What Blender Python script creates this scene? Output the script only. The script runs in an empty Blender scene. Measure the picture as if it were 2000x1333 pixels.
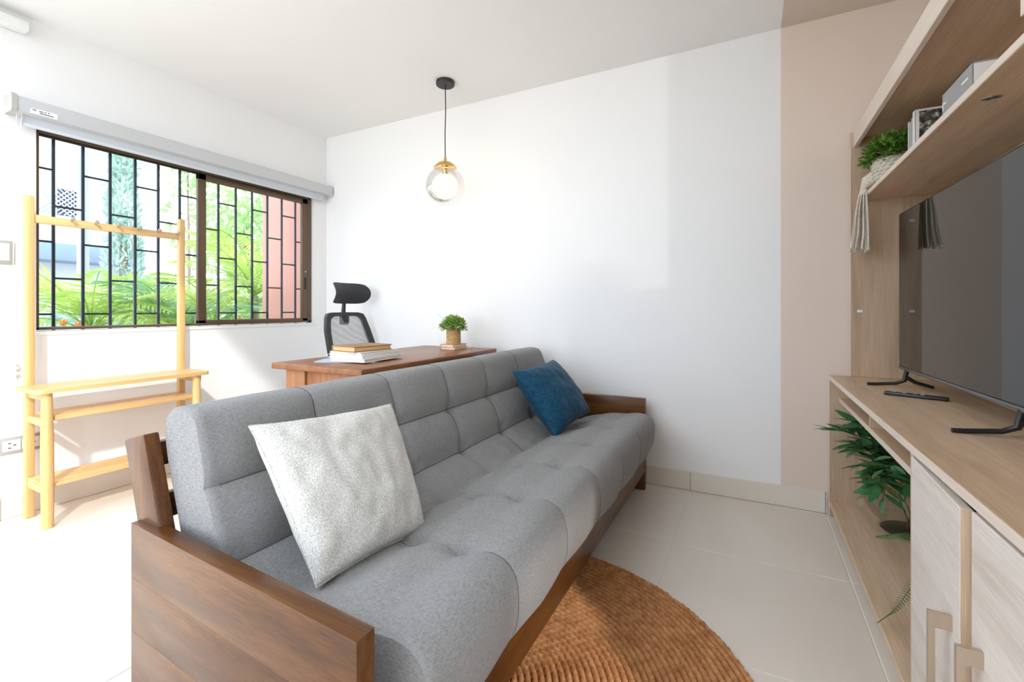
import bpy, bmesh, math, random
import numpy as np
from math import sin, cos, pi, radians, sqrt, atan, atan2, exp
from mathutils import Vector, Matrix, Euler, noise

random.seed(7)
rng = np.random.default_rng(7)
SC = bpy.context.scene
COL = SC.collection

# ------------------------------------------------------------------ camera
FPX, HORIZON, YAW = 899.0, 604.0, atan(465.0 / 899.0)
cam_d = bpy.data.cameras.new('camera')
cam_d.sensor_width = 36.0
cam_d.lens = 36.0 * FPX / 2000.0
cam_d.shift_y = (HORIZON - 666.5) / 2000.0
cam_d.clip_start = 0.02
cam = bpy.data.objects.new('camera', cam_d)
COL.objects.link(cam)
cam.location = (0, 0, 1.0)
cam.rotation_euler = (pi / 2, 0, YAW)
SC.camera = cam

# ------------------------------------------------------------------ light
SC.view_settings.view_transform = 'Standard'
SC.view_settings.look = 'None'
SC.view_settings.exposure = 0.0
SC.view_settings.gamma = 1.0
SC.view_settings.use_curve_mapping = False
try:
    SC.cycles.use_denoising = True
    SC.cycles.max_bounces = 10
    SC.cycles.diffuse_bounces = 6
    SC.cycles.transparent_max_bounces = 24
    SC.cycles.sample_clamp_indirect = 6.0
except Exception:
    pass

W = bpy.data.worlds.new('sky')
SC.world = W
W.use_nodes = True
nt = W.node_tree
bg = nt.nodes['Background']
bg.inputs[0].default_value = (0.80, 0.89, 1.0, 1)
bg.inputs[1].default_value = 4.0

SUN_DIR = Vector((-0.315, 0.26, -0.285)).normalized()
sl = bpy.data.lights.new('sun', 'SUN')
sl.energy = 2.5
sl.angle = radians(2.4)
sl.color = (1.0, 0.97, 0.93)
so = bpy.data.objects.new('sun', sl)
COL.objects.link(so)
so.rotation_euler = SUN_DIR.to_track_quat('-Z', 'Y').to_euler()
so.location = (3, -3, 5)


def portal(loc, rot, sx, sy):
    l = bpy.data.lights.new('daylight_portal', 'AREA')
    l.shape = 'RECTANGLE'
    l.size, l.size_y = sx, sy
    l.cycles.is_portal = True
    o = bpy.data.objects.new('daylight_portal', l)
    COL.objects.link(o)
    o.location, o.rotation_euler = loc, rot


# openings: terrace door behind, window on the left, window on the right behind
portal((-1.77, -0.40, 1.22), (-pi / 2, 0, 0), 2.74, 2.44)
portal((-1.77, -0.01, 2.44), (0, 0, 0), 2.74, 0.78)
portal((-3.31, 1.765, 1.42), (0, -pi / 2, 0), 1.06, 1.64)
portal((0.88, 0.175, 0.81), (0, pi / 2, 0), 1.62, 0.75)


# added spot lamp, stands in for low sunlight reflected across the terrace
gl_ = bpy.data.lights.new('added_glint_spot', 'SPOT')
gl_.energy = 210.0
gl_.spot_size = radians(42)
gl_.spot_blend = 0.3
gl_.shadow_soft_size = 0.028
gl_.color = (1.0, 0.99, 0.98)
go = bpy.data.objects.new('added_glint_spot', gl_)
COL.objects.link(go)
go.location = (-0.38, -5.5, 1.20)
go.rotation_euler = (Vector((-1.6, 2.7, 1.35)) - Vector(go.location)).to_track_quat('-Z', 'Y').to_euler()


# ------------------------------------------------------------------ materials
def mat_base(name):
    m = bpy.data.materials.new(name)
    m.use_nodes = True
    n = m.node_tree
    return m, n, n.nodes['Principled BSDF']


def setp(b, **k):
    names = {'rough': 'Roughness', 'metal': 'Metallic', 'coat': 'Coat Weight', 'coat_rough': 'Coat Roughness',
             'spec': 'Specular IOR Level', 'trans': 'Transmission Weight', 'ior': 'IOR', 'sheen': 'Sheen Weight',
             'alpha': 'Alpha', 'sss': 'Subsurface Weight'}
    for a, v in k.items():
        b.inputs[names[a]].default_value = v


def plain(name, col, **k):
    m, n, b = mat_base(name)
    b.inputs['Base Color'].default_value = (*col, 1)
    setp(b, **k)
    return m


def nn(n, t, **k):
    x = n.nodes.new(t)
    for a, v in k.items():
        setattr(x, a, v)
    return x


def coords(n, scale=(1, 1, 1), rot=(0, 0, 0)):
    tc = nn(n, 'ShaderNodeTexCoord')
    mp = nn(n, 'ShaderNodeMapping')
    n.links.new(tc.outputs['Object'], mp.inputs[0])
    mp.inputs['Scale'].default_value = scale
    mp.inputs['Rotation'].default_value = rot
    return mp.outputs[0]


def noise_tex(n, vec, scale, detail=4, rough=0.55, dist=0.0):
    t = nn(n, 'ShaderNodeTexNoise')
    n.links.new(vec, t.inputs['Vector'])
    t.inputs['Scale'].default_value = scale
    t.inputs['Detail'].default_value = detail
    t.inputs['Roughness'].default_value = rough
    t.inputs['Distortion'].default_value = dist
    return t.outputs['Fac']


def ramp(n, fac, stops):
    r = nn(n, 'ShaderNodeValToRGB')
    n.links.new(fac, r.inputs[0])
    e = r.color_ramp.elements
    while len(e) < len(stops):
        e.new(0.5)
    for i, (p, c) in enumerate(stops):
        e[i].position = p
        e[i].color = (*c, 1) if len(c) == 3 else c
    return r.outputs[0]


def mixc(n, a, b, fac, mode='MULTIPLY'):
    x = nn(n, 'ShaderNodeMix', data_type='RGBA', blend_type=mode)
    if isinstance(fac, (int, float)):
        x.inputs[0].default_value = fac
    else:
        n.links.new(fac, x.inputs[0])
    for i, v in ((6, a), (7, b)):
        if isinstance(v, tuple):
            x.inputs[i].default_value = (*v, 1)
        else:
            n.links.new(v, x.inputs[i])
    return x.outputs[2]


def bump(n, b, h, strength, dist=0.002):
    x = nn(n, 'ShaderNodeBump')
    x.inputs['Strength'].default_value = strength
    x.inputs['Distance'].default_value = dist
    n.links.new(h, x.inputs['Height'])
    n.links.new(x.outputs[0], b.inputs['Normal'])


def wood(name, c1, c2, c3, axis='Y', rough=0.4, coat=0.0, freq=9.0, fine=0.25, stretch=0.07):
    m, n, b = mat_base(name)
    s = {'X': (stretch, 1, 1), 'Y': (1, stretch, 1), 'Z': (1, 1, stretch)}[axis]
    oi = nn(n, 'ShaderNodeObjectInfo')
    sh = nn(n, 'ShaderNodeVectorMath', operation='SCALE')
    sh.inputs[0].default_value = (7.0, 5.0, 3.0)
    n.links.new(oi.outputs['Random'], sh.inputs['Scale'])
    ad = nn(n, 'ShaderNodeVectorMath', operation='ADD')
    n.links.new(coords(n, s), ad.inputs[0])
    n.links.new(sh.outputs[0], ad.inputs[1])
    v = ad.outputs[0]
    f1 = noise_tex(n, v, freq, 5, 0.6, 0.8)
    c = ramp(n, f1, [(0.28, c1), (0.5, c2), (0.72, c3)])
    f2 = noise_tex(n, coords(n, tuple(x * (1 if x == 1 else 0.35) for x in s)), freq * 22, 3, 0.6)
    g = ramp(n, f2, [(0.3, (1 - fine,) * 3), (0.65, (1, 1, 1))])
    col = mixc(n, c, g, 1.0)
    n.links.new(col, b.inputs['Base Color'])
    setp(b, rough=rough, coat=coat, coat_rough=0.12, spec=0.36)
    bump(n, b, f2, 0.12, 0.0008)
    return m


def fabric(name, c1, c2, scale=420.0, rough=0.95, bstr=0.35, aniso=True):
    m, n, b = mat_base(name)
    fa = noise_tex(n, coords(n, (1, 0.12, 1) if aniso else (1, 1, 1)), scale, 2, 0.6)
    fb = noise_tex(n, coords(n, (0.12, 1, 0.35) if aniso else (1, 1, 1)), scale * 0.97, 2, 0.6)
    add = nn(n, 'ShaderNodeMath', operation='ADD')
    n.links.new(fa, add.inputs[0])
    n.links.new(fb, add.inputs[1])
    half = nn(n, 'ShaderNodeMath', operation='MULTIPLY')
    n.links.new(add.outputs[0], half.inputs[0])
    half.inputs[1].default_value = 0.5
    c = ramp(n, half.outputs[0], [(0.36, c1), (0.62, c2)])
    n.links.new(c, b.inputs['Base Color'])
    setp(b, rough=rough, spec=0.2, sheen=0.10)
    bump(n, b, half.outputs[0], bstr, 0.0015)
    return m


def paint(name, col, var=0.02):
    m, n, b = mat_base(name)
    f = noise_tex(n, coords(n), 1.3, 3)
    c = ramp(n, f, [(0.3, tuple(x * (1 - var) for x in col)), (0.7, col)])
    n.links.new(c, b.inputs['Base Color'])
    setp(b, rough=0.75, spec=0.3)
    bump(n, b, noise_tex(n, coords(n), 160, 3), 0.05, 0.001)
    return m


def pane_glass(name, tint=(1, 1, 1), refl=1.0):
    """thin clear glass: mirrors by Fresnel, otherwise lets light straight through"""
    m = bpy.data.materials.new(name)
    m.use_nodes = True
    n = m.node_tree
    n.nodes.clear()
    out = nn(n, 'ShaderNodeOutputMaterial')
    mix = nn(n, 'ShaderNodeMixShader')
    tr = nn(n, 'ShaderNodeBsdfTransparent')
    gl = nn(n, 'ShaderNodeBsdfGlossy')
    lw = nn(n, 'ShaderNodeFresnel')
    lw.inputs[0].default_value = 1.45
    mu = nn(n, 'ShaderNodeMath', operation='MULTIPLY')
    mu.inputs[1].default_value = refl
    n.links.new(lw.outputs[0], mu.inputs[0])
    tr.inputs[0].default_value = (*tint, 1)
    gl.inputs['Roughness'].default_value = 0.02
    n.links.new(mu.outputs[0], mix.inputs[0])
    n.links.new(tr.outputs[0], mix.inputs[1])
    n.links.new(gl.outputs[0], mix.inputs[2])
    n.links.new(mix.outputs[0], out.inputs[0])
    return m


def leafmat(name, c1, c2, scale=14.0, rough=0.45, trans=0.25):
    m, n, b = mat_base(name)
    f = noise_tex(n, coords(n), scale, 3)
    c = ramp(n, f, [(0.35, c1), (0.65, c2)])
    n.links.new(c, b.inputs['Base Color'])
    setp(b, rough=rough)
    tl = nn(n, 'ShaderNodeBsdfTranslucent')
    n.links.new(c, tl.inputs[0])
    mx = nn(n, 'ShaderNodeMixShader')
    mx.inputs[0].default_value = trans
    n.links.new(b.outputs[0], mx.inputs[1])
    n.links.new(tl.outputs[0], mx.inputs[2])
    n.links.new(mx.outputs[0], n.nodes['Material Output'].inputs[0])
    return m


def emit(name, col, strength):
    m, n, b = mat_base(name)
    b.inputs['Base Color'].default_value = (*col, 1)
    b.inputs['Emission Color'].default_value = (*col, 1)
    b.inputs['Emission Strength'].default_value = strength
    return m


WHITE = paint('white_wall_paint', (0.86, 0.855, 0.85))
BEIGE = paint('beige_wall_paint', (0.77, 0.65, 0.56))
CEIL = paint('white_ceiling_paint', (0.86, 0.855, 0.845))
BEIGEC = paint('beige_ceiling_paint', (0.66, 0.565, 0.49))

tm, tn, tb = mat_base('beige_porcelain_tile')
_f = noise_tex(tn, coords(tn, (1, 0.5, 1)), 2.6, 6, 0.6, 0.5)
_c = ramp(tn, _f, [(0.3, (0.72, 0.655, 0.57)), (0.7, (0.785, 0.725, 0.65))])
tn.links.new(_c, tb.inputs['Base Color'])
setp(tb, rough=0.32, spec=0.4)
TILE = tm
GROUT = plain('pale_grout', (0.78, 0.73, 0.64), rough=0.9)

WALNUT = wood('walnut_varnished', (0.068, 0.022, 0.0042), (0.132, 0.047, 0.0095), (0.205, 0.082, 0.019), 'X', 0.32, 0.08, 19, 0.4)
WALNUT_Y = wood('walnut_varnished_rail', (0.068, 0.022, 0.0042), (0.132, 0.047, 0.0095), (0.205, 0.082, 0.019), 'Y', 0.32, 0.08, 19, 0.4)
WALNUT_Z = wood('walnut_varnished_post', (0.068, 0.022, 0.0042), (0.132, 0.047, 0.0095), (0.205, 0.082, 0.019), 'Z', 0.32, 0.08, 19, 0.4)
DESKW = wood('desk_melamine', (0.22, 0.078, 0.028), (0.30, 0.115, 0.044), (0.38, 0.16, 0.066), 'Y', 0.35, 0.1, 18, 0.3)
DESKZ = wood('desk_melamine_side', (0.27, 0.10, 0.036), (0.37, 0.15, 0.056), (0.46, 0.21, 0.085), 'Z', 0.4, 0.05, 18, 0.3)
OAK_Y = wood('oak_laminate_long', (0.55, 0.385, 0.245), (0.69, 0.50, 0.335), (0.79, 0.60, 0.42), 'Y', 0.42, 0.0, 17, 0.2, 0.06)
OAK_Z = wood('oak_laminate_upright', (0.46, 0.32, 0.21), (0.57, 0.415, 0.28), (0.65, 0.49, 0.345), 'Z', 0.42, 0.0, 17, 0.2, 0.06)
OAKEDGE = wood('oak_edge_band_lit', (0.64, 0.53, 0.44), (0.71, 0.60, 0.51), (0.77, 0.67, 0.58), 'Y', 0.45, 0.0, 10, 0.08, 0.1)  # paler oak: daylight on the front edges is put into the colour
BAMBOO = wood('bamboo', (0.62, 0.36, 0.13), (0.72, 0.45, 0.18), (0.80, 0.54, 0.25), 'Z', 0.4, 0.1, 16, 0.18, 0.04)
BAMBOO_Y = wood('bamboo_long', (0.64, 0.38, 0.14), (0.74, 0.47, 0.20), (0.82, 0.56, 0.27), 'Y', 0.4, 0.1, 16, 0.18, 0.04)
FUTON = fabric('grey_linen_weave', (0.185, 0.182, 0.180), (0.325, 0.32, 0.315), 760, 0.95, 0.25)
SEAM = plain('seam_thread', (0.10, 0.10, 0.10), rough=0.9)
CREAM = fabric('cream_boucle', (0.40, 0.38, 0.34), (0.76, 0.74, 0.70), 330, 0.95, 0.9, False)
NAVY = fabric('teal_blue_waffle', (0.0025, 0.034, 0.078), (0.009, 0.085, 0.155), 150, 0.7, 0.8)
BLACK = plain('black_plastic', (0.012, 0.012, 0.013), rough=0.38)
BLACKM = plain('matte_black_metal', (0.02, 0.02, 0.021), rough=0.5)
DARKFAB = fabric('charcoal_padding', (0.025, 0.026, 0.03), (0.05, 0.052, 0.058), 500, 0.75, 0.2)
SCREEN = plain('television_glass', (0.006, 0.006, 0.007), rough=0.035, spec=0.75)
BEZEL = plain('grey_bezel', (0.18, 0.18, 0.19), rough=0.3, metal=0.7)
BRONZE = plain('bronze_aluminium', (0.135, 0.09, 0.055), rough=0.42, metal=0.35)
BRONZED = plain('dark_bronze_channel', (0.03, 0.02, 0.014), rough=0.6)
STEEL = plain('brushed_steel', (0.62, 0.60, 0.58), rough=0.3, metal=1.0)
HANDLE = plain('champagne_handle', (0.50, 0.40, 0.31), rough=0.35, metal=0.6)
IRON = plain('dark_iron_paint', (0.02, 0.028, 0.045), rough=0.5)
BRASS = plain('brass', (0.80, 0.50, 0.16), rough=0.22, metal=1.0)
GLASS = pane_glass('window_glass', (0.97, 0.99, 1.0), 0.5)
GLOBE = pane_glass('globe_glass', (1.0, 0.985, 0.965), 0.65)
BOWLG = pane_glass('bowl_glass', (0.955, 0.975, 0.975), 0.45)
WATER = pane_glass('vase_water', (0.80, 0.86, 0.86), 0.8)
BLINDM = plain('grey_aluminium_cassette', (0.56, 0.57, 0.58), rough=0.45)
BLINDCAP = plain('beige_end_cap', (0.45, 0.43, 0.40), rough=0.5)
BLINDFAB = plain('blind_cloth', (0.62, 0.65, 0.69), rough=0.8)
PVC = plain('white_plastic', (0.85, 0.85, 0.84), rough=0.4)
PVCG = plain('grey_plastic', (0.36, 0.355, 0.35), rough=0.45)
CHAIN = plain('bead_chain', (0.62, 0.62, 0.60), rough=0.4)
PAPER = plain('paper_pages', (0.80, 0.75, 0.66), rough=0.9)
PAPERW = plain('white_cover', (0.82, 0.80, 0.78), rough=0.6)
PAPERB = plain('pale_blue_cover', (0.45, 0.58, 0.75), rough=0.5)
TAN = plain('tan_leather_cover', (0.36, 0.19, 0.085), rough=0.55)
YELLOWB = plain('ochre_cover', (0.72, 0.45, 0.20), rough=0.6)
PINKB = plain('salmon_cover', (0.75, 0.42, 0.30), rough=0.6)
GREYB = plain('grey_cover', (0.30, 0.29, 0.29), rough=0.6)
DARKB = plain('black_cover', (0.02, 0.018, 0.016), rough=0.6)
INKW = plain('white_print', (0.9, 0.9, 0.9), rough=0.6)
INKD = plain('dark_print', (0.04, 0.04, 0.05), rough=0.6)
ROPE = fabric('straw_rope', (0.42, 0.25, 0.10), (0.66, 0.44, 0.20), 240, 0.9, 0.6)
COTTON = fabric('macrame_cotton', (0.52, 0.46, 0.38), (0.74, 0.68, 0.58), 300, 0.95, 0.6)
SOIL = plain('potting_soil', (0.05, 0.035, 0.025), rough=0.95)
LEAF_DESK = leafmat('fresh_green_leaf', (0.14, 0.29, 0.04), (0.38, 0.58, 0.11), 60, 0.5)
LEAF_SHELF = leafmat('boxwood_leaf', (0.06, 0.16, 0.02), (0.22, 0.40, 0.06), 60, 0.4)
LEAF_RUSCUS = leafmat('ruscus_leaf', (0.03, 0.125, 0.045), (0.08, 0.235, 0.085), 18, 0.28, 0.12)
LEAF_PALE = leafmat('yellowed_leaf', (0.14, 0.15, 0.04), (0.24, 0.24, 0.08), 18, 0.35, 0.15)
FERN = leafmat('fern_leaf', (0.06, 0.12, 0.03), (0.14, 0.23, 0.06), 40, 0.5, 0.15)
STEM = plain('twig_bark', (0.10, 0.07, 0.03), rough=0.8)
BLUEPOT = plain('blue_glazed_pot', (0.05, 0.09, 0.16), rough=0.25)
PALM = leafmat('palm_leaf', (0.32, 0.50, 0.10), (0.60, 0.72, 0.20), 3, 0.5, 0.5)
PALMB = leafmat('palm_leaf_shaded', (0.20, 0.42, 0.20), (0.42, 0.60, 0.34), 3, 0.5, 0.5)  # shade is put into the colour: darker, bluer copy of the palm leaf
TREEL = leafmat('tree_leaf', (0.36, 0.56, 0.22), (0.62, 0.75, 0.42), 1.5, 0.6, 0.5)
CYPR = leafmat('cypress_leaf', (0.34, 0.50, 0.44), (0.60, 0.72, 0.66), 3, 0.7, 0.4)
BARK = plain('tree_bark', (0.25, 0.19, 0.14), rough=0.9)
REDW = paint('red_render', (0.70, 0.34, 0.28), 0.12)
GROUND = plain('pale_paving', (0.42, 0.42, 0.38), rough=0.9)
FACADE = paint('pale_facade', (0.75, 0.76, 0.80), 0.06)
SLATE = plain('blue_grey_slab', (0.22, 0.29, 0.42), rough=0.8)
DARKWIN = plain('dark_window_opening', (0.03, 0.06, 0.12), rough=0.2)
FLOWER = plain('orange_petal', (0.85, 0.28, 0.05), rough=0.6)
WATERM = WATER
MESHM = None


# ------------------------------------------------------------------ geometry helpers
MW = {}


class G:
    def __init__(self):
        self.v, self.f = [], []

    def add(self, vs, fs):
        o = len(self.v)
        self.v += [tuple(p) for p in vs]
        self.f += [tuple(i + o for i in q) for q in fs]
        return self

    def box(self, lo, hi, bev=0.0, rot=None, seg=2):
        """axis box lo..hi, bevelled; rot = (Matrix3, pivot)"""
        lo, hi = [min(a, b) for a, b in zip(lo, hi)], [max(a, b) for a, b in zip(lo, hi)]
        bm = bmesh.new()
        vs = [bm.verts.new((x, y, z)) for x in (lo[0], hi[0]) for y in (lo[1], hi[1]) for z in (lo[2], hi[2])]
        for q in ((0, 1, 3, 2), (4, 6, 7, 5), (0, 4, 5, 1), (2, 3, 7, 6), (0, 2, 6, 4), (1, 5, 7, 3)):
            bm.faces.new([vs[i] for i in q])
        if bev > 0:
            bev = min(bev, min(h - l for l, h in zip(lo, hi)) * 0.45)
            bmesh.ops.bevel(bm, geom=bm.edges[:], offset=bev, segments=seg, affect='EDGES', profile=0.5)
        bm.verts.index_update()
        V = [v.co.copy() for v in bm.verts]
        F = [[v.index for v in f.verts] for f in bm.faces]
        bm.free()
        if rot:
            R, p = rot
            p = Vector(p)
            V = [R @ (v - p) + p for v in V]
        return self.add(V, F)

    def hexa(self, P, bev=0.0):
        """box from 8 corner points: bottom ring 0-3, top ring 4-7"""
        bm = bmesh.new()
        vs = [bm.verts.new(p) for p in P]
        for q in ((3, 2, 1, 0), (4, 5, 6, 7), (0, 1, 5, 4), (1, 2, 6, 5), (2, 3, 7, 6), (3, 0, 4, 7)):
            bm.faces.new([vs[i] for i in q])
        bmesh.ops.recalc_face_normals(bm, faces=bm.faces[:])
        if bev > 0:
            bmesh.ops.bevel(bm, geom=bm.edges[:], offset=bev, segments=2, affect='EDGES', profile=0.5)
        bm.verts.index_update()
        V = [v.co.copy() for v in bm.verts]
        F = [[v.index for v in f.verts] for f in bm.faces]
        bm.free()
        return self.add(V, F)

    def tube(self, pts, r, n=8, cap=True):
        pts = [Vector(p) for p in pts]
        if not hasattr(r, '__len__'):
            r = [r] * len(pts)
        rings = []
        up = None
        for i, p in enumerate(pts):
            d = (pts[min(i + 1, len(pts) - 1)] - pts[max(i - 1, 0)]).normalized()
            if up is None:
                up = Vector((0, 0, 1)) if abs(d.z) < 0.9 else Vector((1, 0, 0))
            a = d.cross(up)
            if a.length < 1e-5:
                a = d.orthogonal()
            a.normalize()
            up = a.cross(d).normalized()
            rings.append([p + (a * cos(2 * pi * k / n) + up * sin(2 * pi * k / n)) * r[i] for k in range(n)])
        V = [q for ring in rings for q in ring]
        F = []
        for i in range(len(pts) - 1):
            for k in range(n):
                F.append((i * n + k, i * n + (k + 1) % n, (i + 1) * n + (k + 1) % n, (i + 1) * n + k))
        if cap:
            F.append(tuple(reversed(range(n))))
            F.append(tuple((len(pts) - 1) * n + k for k in range(n)))
        return self.add(V, F)

    def lathe(self, prof, c=(0, 0, 0), n=32):
        """prof: list of (r, z)"""
        V, F = [], []
        for r, z in prof:
            for k in range(n):
                V.append((c[0] + r * cos(2 * pi * k / n), c[1] + r * sin(2 * pi * k / n), c[2] + z))
        for i in range(len(prof) - 1):
            for k in range(n):
                F.append((i * n + k, i * n + (k + 1) % n, (i + 1) * n + (k + 1) % n, (i + 1) * n + k))
        return self.add(V, F)

    def prism(self, poly, axis, a, b):
        """2-D polygon extruded along axis from a to b"""
        def P(q, t):
            return {'X': (t, q[0], q[1]), 'Y': (q[0], t, q[1]), 'Z': (q[0], q[1], t)}[axis]
        n = len(poly)
        V = [P(q, a) for q in poly] + [P(q, b) for q in poly]
        F = [tuple(range(n)), tuple(reversed(range(n, 2 * n)))]
        F += [(i, i + n, (i + 1) % n + n, (i + 1) % n) for i in range(n)]
        return self.add(V, F)

    def leaf(self, base, d, up, L, w, fold=0.25, droop=0.15):
        d = Vector(d).normalized()
        up = Vector(up)
        s = d.cross(up)
        if s.length < 1e-4:
            s = d.orthogonal()
        s.normalize()
        u = s.cross(d).normalized()
        b = Vector(base)
        V = [b]
        for t, ww in ((0.3, 0.85), (0.6, 0.9)):
            p = b + d * L * t - u * L * droop * t * t
            V += [p + s * w * .5 * ww + u * w * fold * .5, p, p - s * w * .5 * ww + u * w * fold * .5]
        V.append(b + d * L - u * L * droop)
        return self.add(V, [(0, 2, 1), (0, 3, 2), (1, 2, 5, 4), (2, 3, 6, 5), (4, 5, 7), (5, 6, 7)])

    def mesh(self, name, mats, smooth=30):
        me = bpy.data.meshes.new(name)
        me.from_pydata(self.v, [], self.f)
        for m in (mats if isinstance(mats, (list, tuple)) else [mats]):
            me.materials.append(m)
        if smooth:
            me.shade_smooth()
            try:
                me.set_sharp_from_angle(angle=radians(smooth))
            except Exception:
                pass
        me.validate()
        return me


def put(o, parent, M=None):
    COL.objects.link(o)
    if parent is not None:
        o.parent = parent
        MW[o.name] = MW[parent.name]
    else:
        MW[o.name] = Matrix.Identity(4)
    return o


def part(name, g, mat, parent=None, smooth=30, local=False, label=None, stuff=False, origin=None):
    """one mesh object; g in world coordinates unless local"""
    if parent is not None and not local:
        inv = MW[parent.name].inverted()
        g.v = [tuple(inv @ Vector(p)) for p in g.v]
    elif parent is None and origin is not None:
        oo = Vector(origin)
        g.v = [tuple(Vector(p) - oo) for p in g.v]
    o = bpy.data.objects.new(name, g.mesh(name, mat, smooth))
    put(o, parent)
    if parent is None and origin is not None:
        o.location = origin
        MW[o.name] = Matrix.Translation(origin)
    if label:
        o['label'] = label
    if stuff:
        o['kind'] = 'stuff'
    return o


def thing(name, label, cat, loc=(0, 0, 0), rotz=0.0, group=None):
    o = bpy.data.objects.new(name, None)
    o.empty_display_size = 0.05
    COL.objects.link(o)
    o.location = loc
    o.rotation_euler = (0, 0, rotz)
    MW[o.name] = Matrix.Translation(loc) @ Matrix.Rotation(rotz, 4, 'Z')
    if label:
        o['label'] = label
        o['category'] = cat
    if group:
        o['group'] = group
    return o


def tag(o, label, cat, group=None):
    o['label'], o['category'] = label, cat
    if group:
        o['group'] = group
    return o


def struct(o):
    o['kind'] = 'structure'
    return o


def clone(o, M, parent):
    """copy of a mesh part with its own transform (matrix local to the parent's frame)"""
    c = o.copy()
    put(c, parent)
    c.matrix_local = M
    return c


# ------------------------------------------------------------------ room shell
XB, YA, XC, ZC, YD = -3.15, 2.71, 0.79, 2.43, -0.25   # left wall, back wall, right wall, ceiling, near wall
WY0, WY1, WZ0, WZ1 = 0.945, 2.585, 0.888, 1.947        # window opening in the left wall
STRIP = 0.139                                          # where the beige paint begins

g = G().box((XB - 0.2, YD - 0.2, -0.12), (XC + 0.1, YA + 0.1, -0.0022))
floor = struct(part('floor', g, GROUT, smooth=0))
T, J = 0.6205, 0.004
x0s = [-0.292 + T * k for k in range(-5, 2)]
y0s = [2.062 + T * k for k in range(-4, 2)]
for x in x0s:
    for y in y0s:
        lo = (max(x + J / 2, XB), max(y + J / 2, YD - 0.15))
        hi = (min(x + T - J / 2, XC), min(y + T - J / 2, YA))
        if hi[0] - lo[0] > .02 and hi[1] - lo[1] > .02:
            part('tile', G().box((lo[0], lo[1], -0.012), (hi[0], hi[1], random.uniform(-.0004, .0004)), 0.0015, seg=1), TILE, floor, smooth=0)

g = G()
g.box((XB - 0.15, YA, 0), (STRIP, YA + 0.12, ZC))
wa = struct(part('wall_back', g, WHITE, smooth=0))
g = G().box((STRIP, YA, 0), (XC + 0.1, YA + 0.12, ZC))
wa2 = struct(part('wall_back_beige', g, BEIGE, smooth=0))
PATIO = 0.38     # the roof stops here on the left; beyond it is the open patio
g = G().box((XB - 0.15, PATIO, ZC), (STRIP, YA + 0.12, ZC + 0.1))
g.box((-0.42, YD - 0.15, ZC), (STRIP, PATIO, ZC + 0.1))
struct(part('ceiling', g, CEIL, smooth=0))
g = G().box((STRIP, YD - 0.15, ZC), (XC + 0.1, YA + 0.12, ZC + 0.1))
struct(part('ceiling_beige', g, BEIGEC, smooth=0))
# left wall with the window hole
g = G()
xo = XB - 0.15
g.box((xo, YD - 0.15, 0), (XB, WY0, ZC))
g.box((xo, WY1, 0), (XB, YA, ZC))
g.box((xo, WY0, 0), (XB, WY1, WZ0))
g.box((xo, WY0, WZ1), (XB, WY1, ZC))
struct(part('wall_left', g, WHITE, smooth=0))
# right wall with a window behind the camera
RY0, RY1, RZ1 = -0.2, 0.55, 1.62
g = G()
g.box((XC, RY1, 0), (XC + 0.1, YA, ZC))
g.box((XC, RY0, RZ1), (XC + 0.1, RY1, ZC))
g.box((XC, YD - 0.15, 0), (XC + 0.1, RY0, ZC))
struct(part('wall_right', g, WHITE, smooth=0))
# near wall with the terrace opening
DX0, DX1, DZ = -3.14, -0.40, 2.38
g = G()
g.box((DX1, YD - 0.15, 0), (XC, YD, ZC))
struct(part('wall_front', g, WHITE, smooth=0))

# baseboards: tile pieces
bb = G().box((XB, YA - 0.004, 0), (0.336, YA, 0.104))
bbb = struct(part('baseboard_back', bb, GROUT, smooth=0))
for x in x0s:
    lo, hi = max(x + 0.002, XB), min(x + T - 0.002, 0.334)
    if hi - lo > 0.02:
        part('tile', G().box((lo, YA - 0.012, 0.001), (hi, YA - 0.002, 0.105), 0.002, seg=1), TILE, bbb, smooth=0)
bl = G().box((XB, YD, 0), (XB + 0.004, YA - 0.012, 0.104))
bbl = struct(part('baseboard_left', bl, GROUT, smooth=0))
for y in y0s:
    lo, hi = max(y + 0.002, YD), min(y + T - 0.002, YA - 0.013)
    if hi - lo > 0.02:
        part('tile', G().box((XB + 0.002, lo, 0.001), (XB + 0.012, hi, 0.105), 0.002, seg=1), TILE, bbl, smooth=0)

# ------------------------------------------------------------------ window
XF = XB - 0.025
win = struct(thing('window_1', None, None, (XF, 1.765, WZ0)))
fy0, fy1, fz0, fz1 = 0.952, 2.578, 0.894, 1.940


def rail(lo, hi, nm, mat=None, par=None):
    return part(nm, G().box(lo, hi, 0.003), mat or BRONZE, par or win)


rail((XF - 0.07, fy0, fz1 - 0.05), (XF, fy1, fz1), 'frame_head')
rail((XF - 0.07, fy0, fz0), (XF, fy1, fz0 + 0.014), 'frame_sill')
rail((XF - 0.07, fy0, fz0), (XF, fy0 + 0.012, fz1), 'frame_jamb')
rail((XF - 0.07, fy1 - 0.034, fz0), (XF, fy1, fz1), 'frame_jamb')
sy0, sy1 = 1.716, fy1 - 0.028
rail((XF - 0.03, fy0, fz1 - 0.062), (XF - 0.02, fy1, fz1 - 0.05), 'track_groove', BRONZED)
sash = rail((XF - 0.03, sy0, fz0 + 0.006), (XF - 0.002, sy0 + 0.05, fz1 - 0.052), 'sash_stile')
for nm, lo, hi in (('top_rail', (XF - 0.03, sy0, fz1 - 0.095), (XF - 0.002, sy1, fz1 - 0.054)),
                   ('bottom_rail', (XF - 0.03, sy0, fz0 + 0.004), (XF - 0.002, sy1, fz0 + 0.034)),
                   ('sash_stile', (XF - 0.03, sy1 - 0.052, fz0 + 0.006), (XF - 0.002, sy1, fz1 - 0.052))):
    rail(lo, hi, nm, None, sash)
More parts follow.
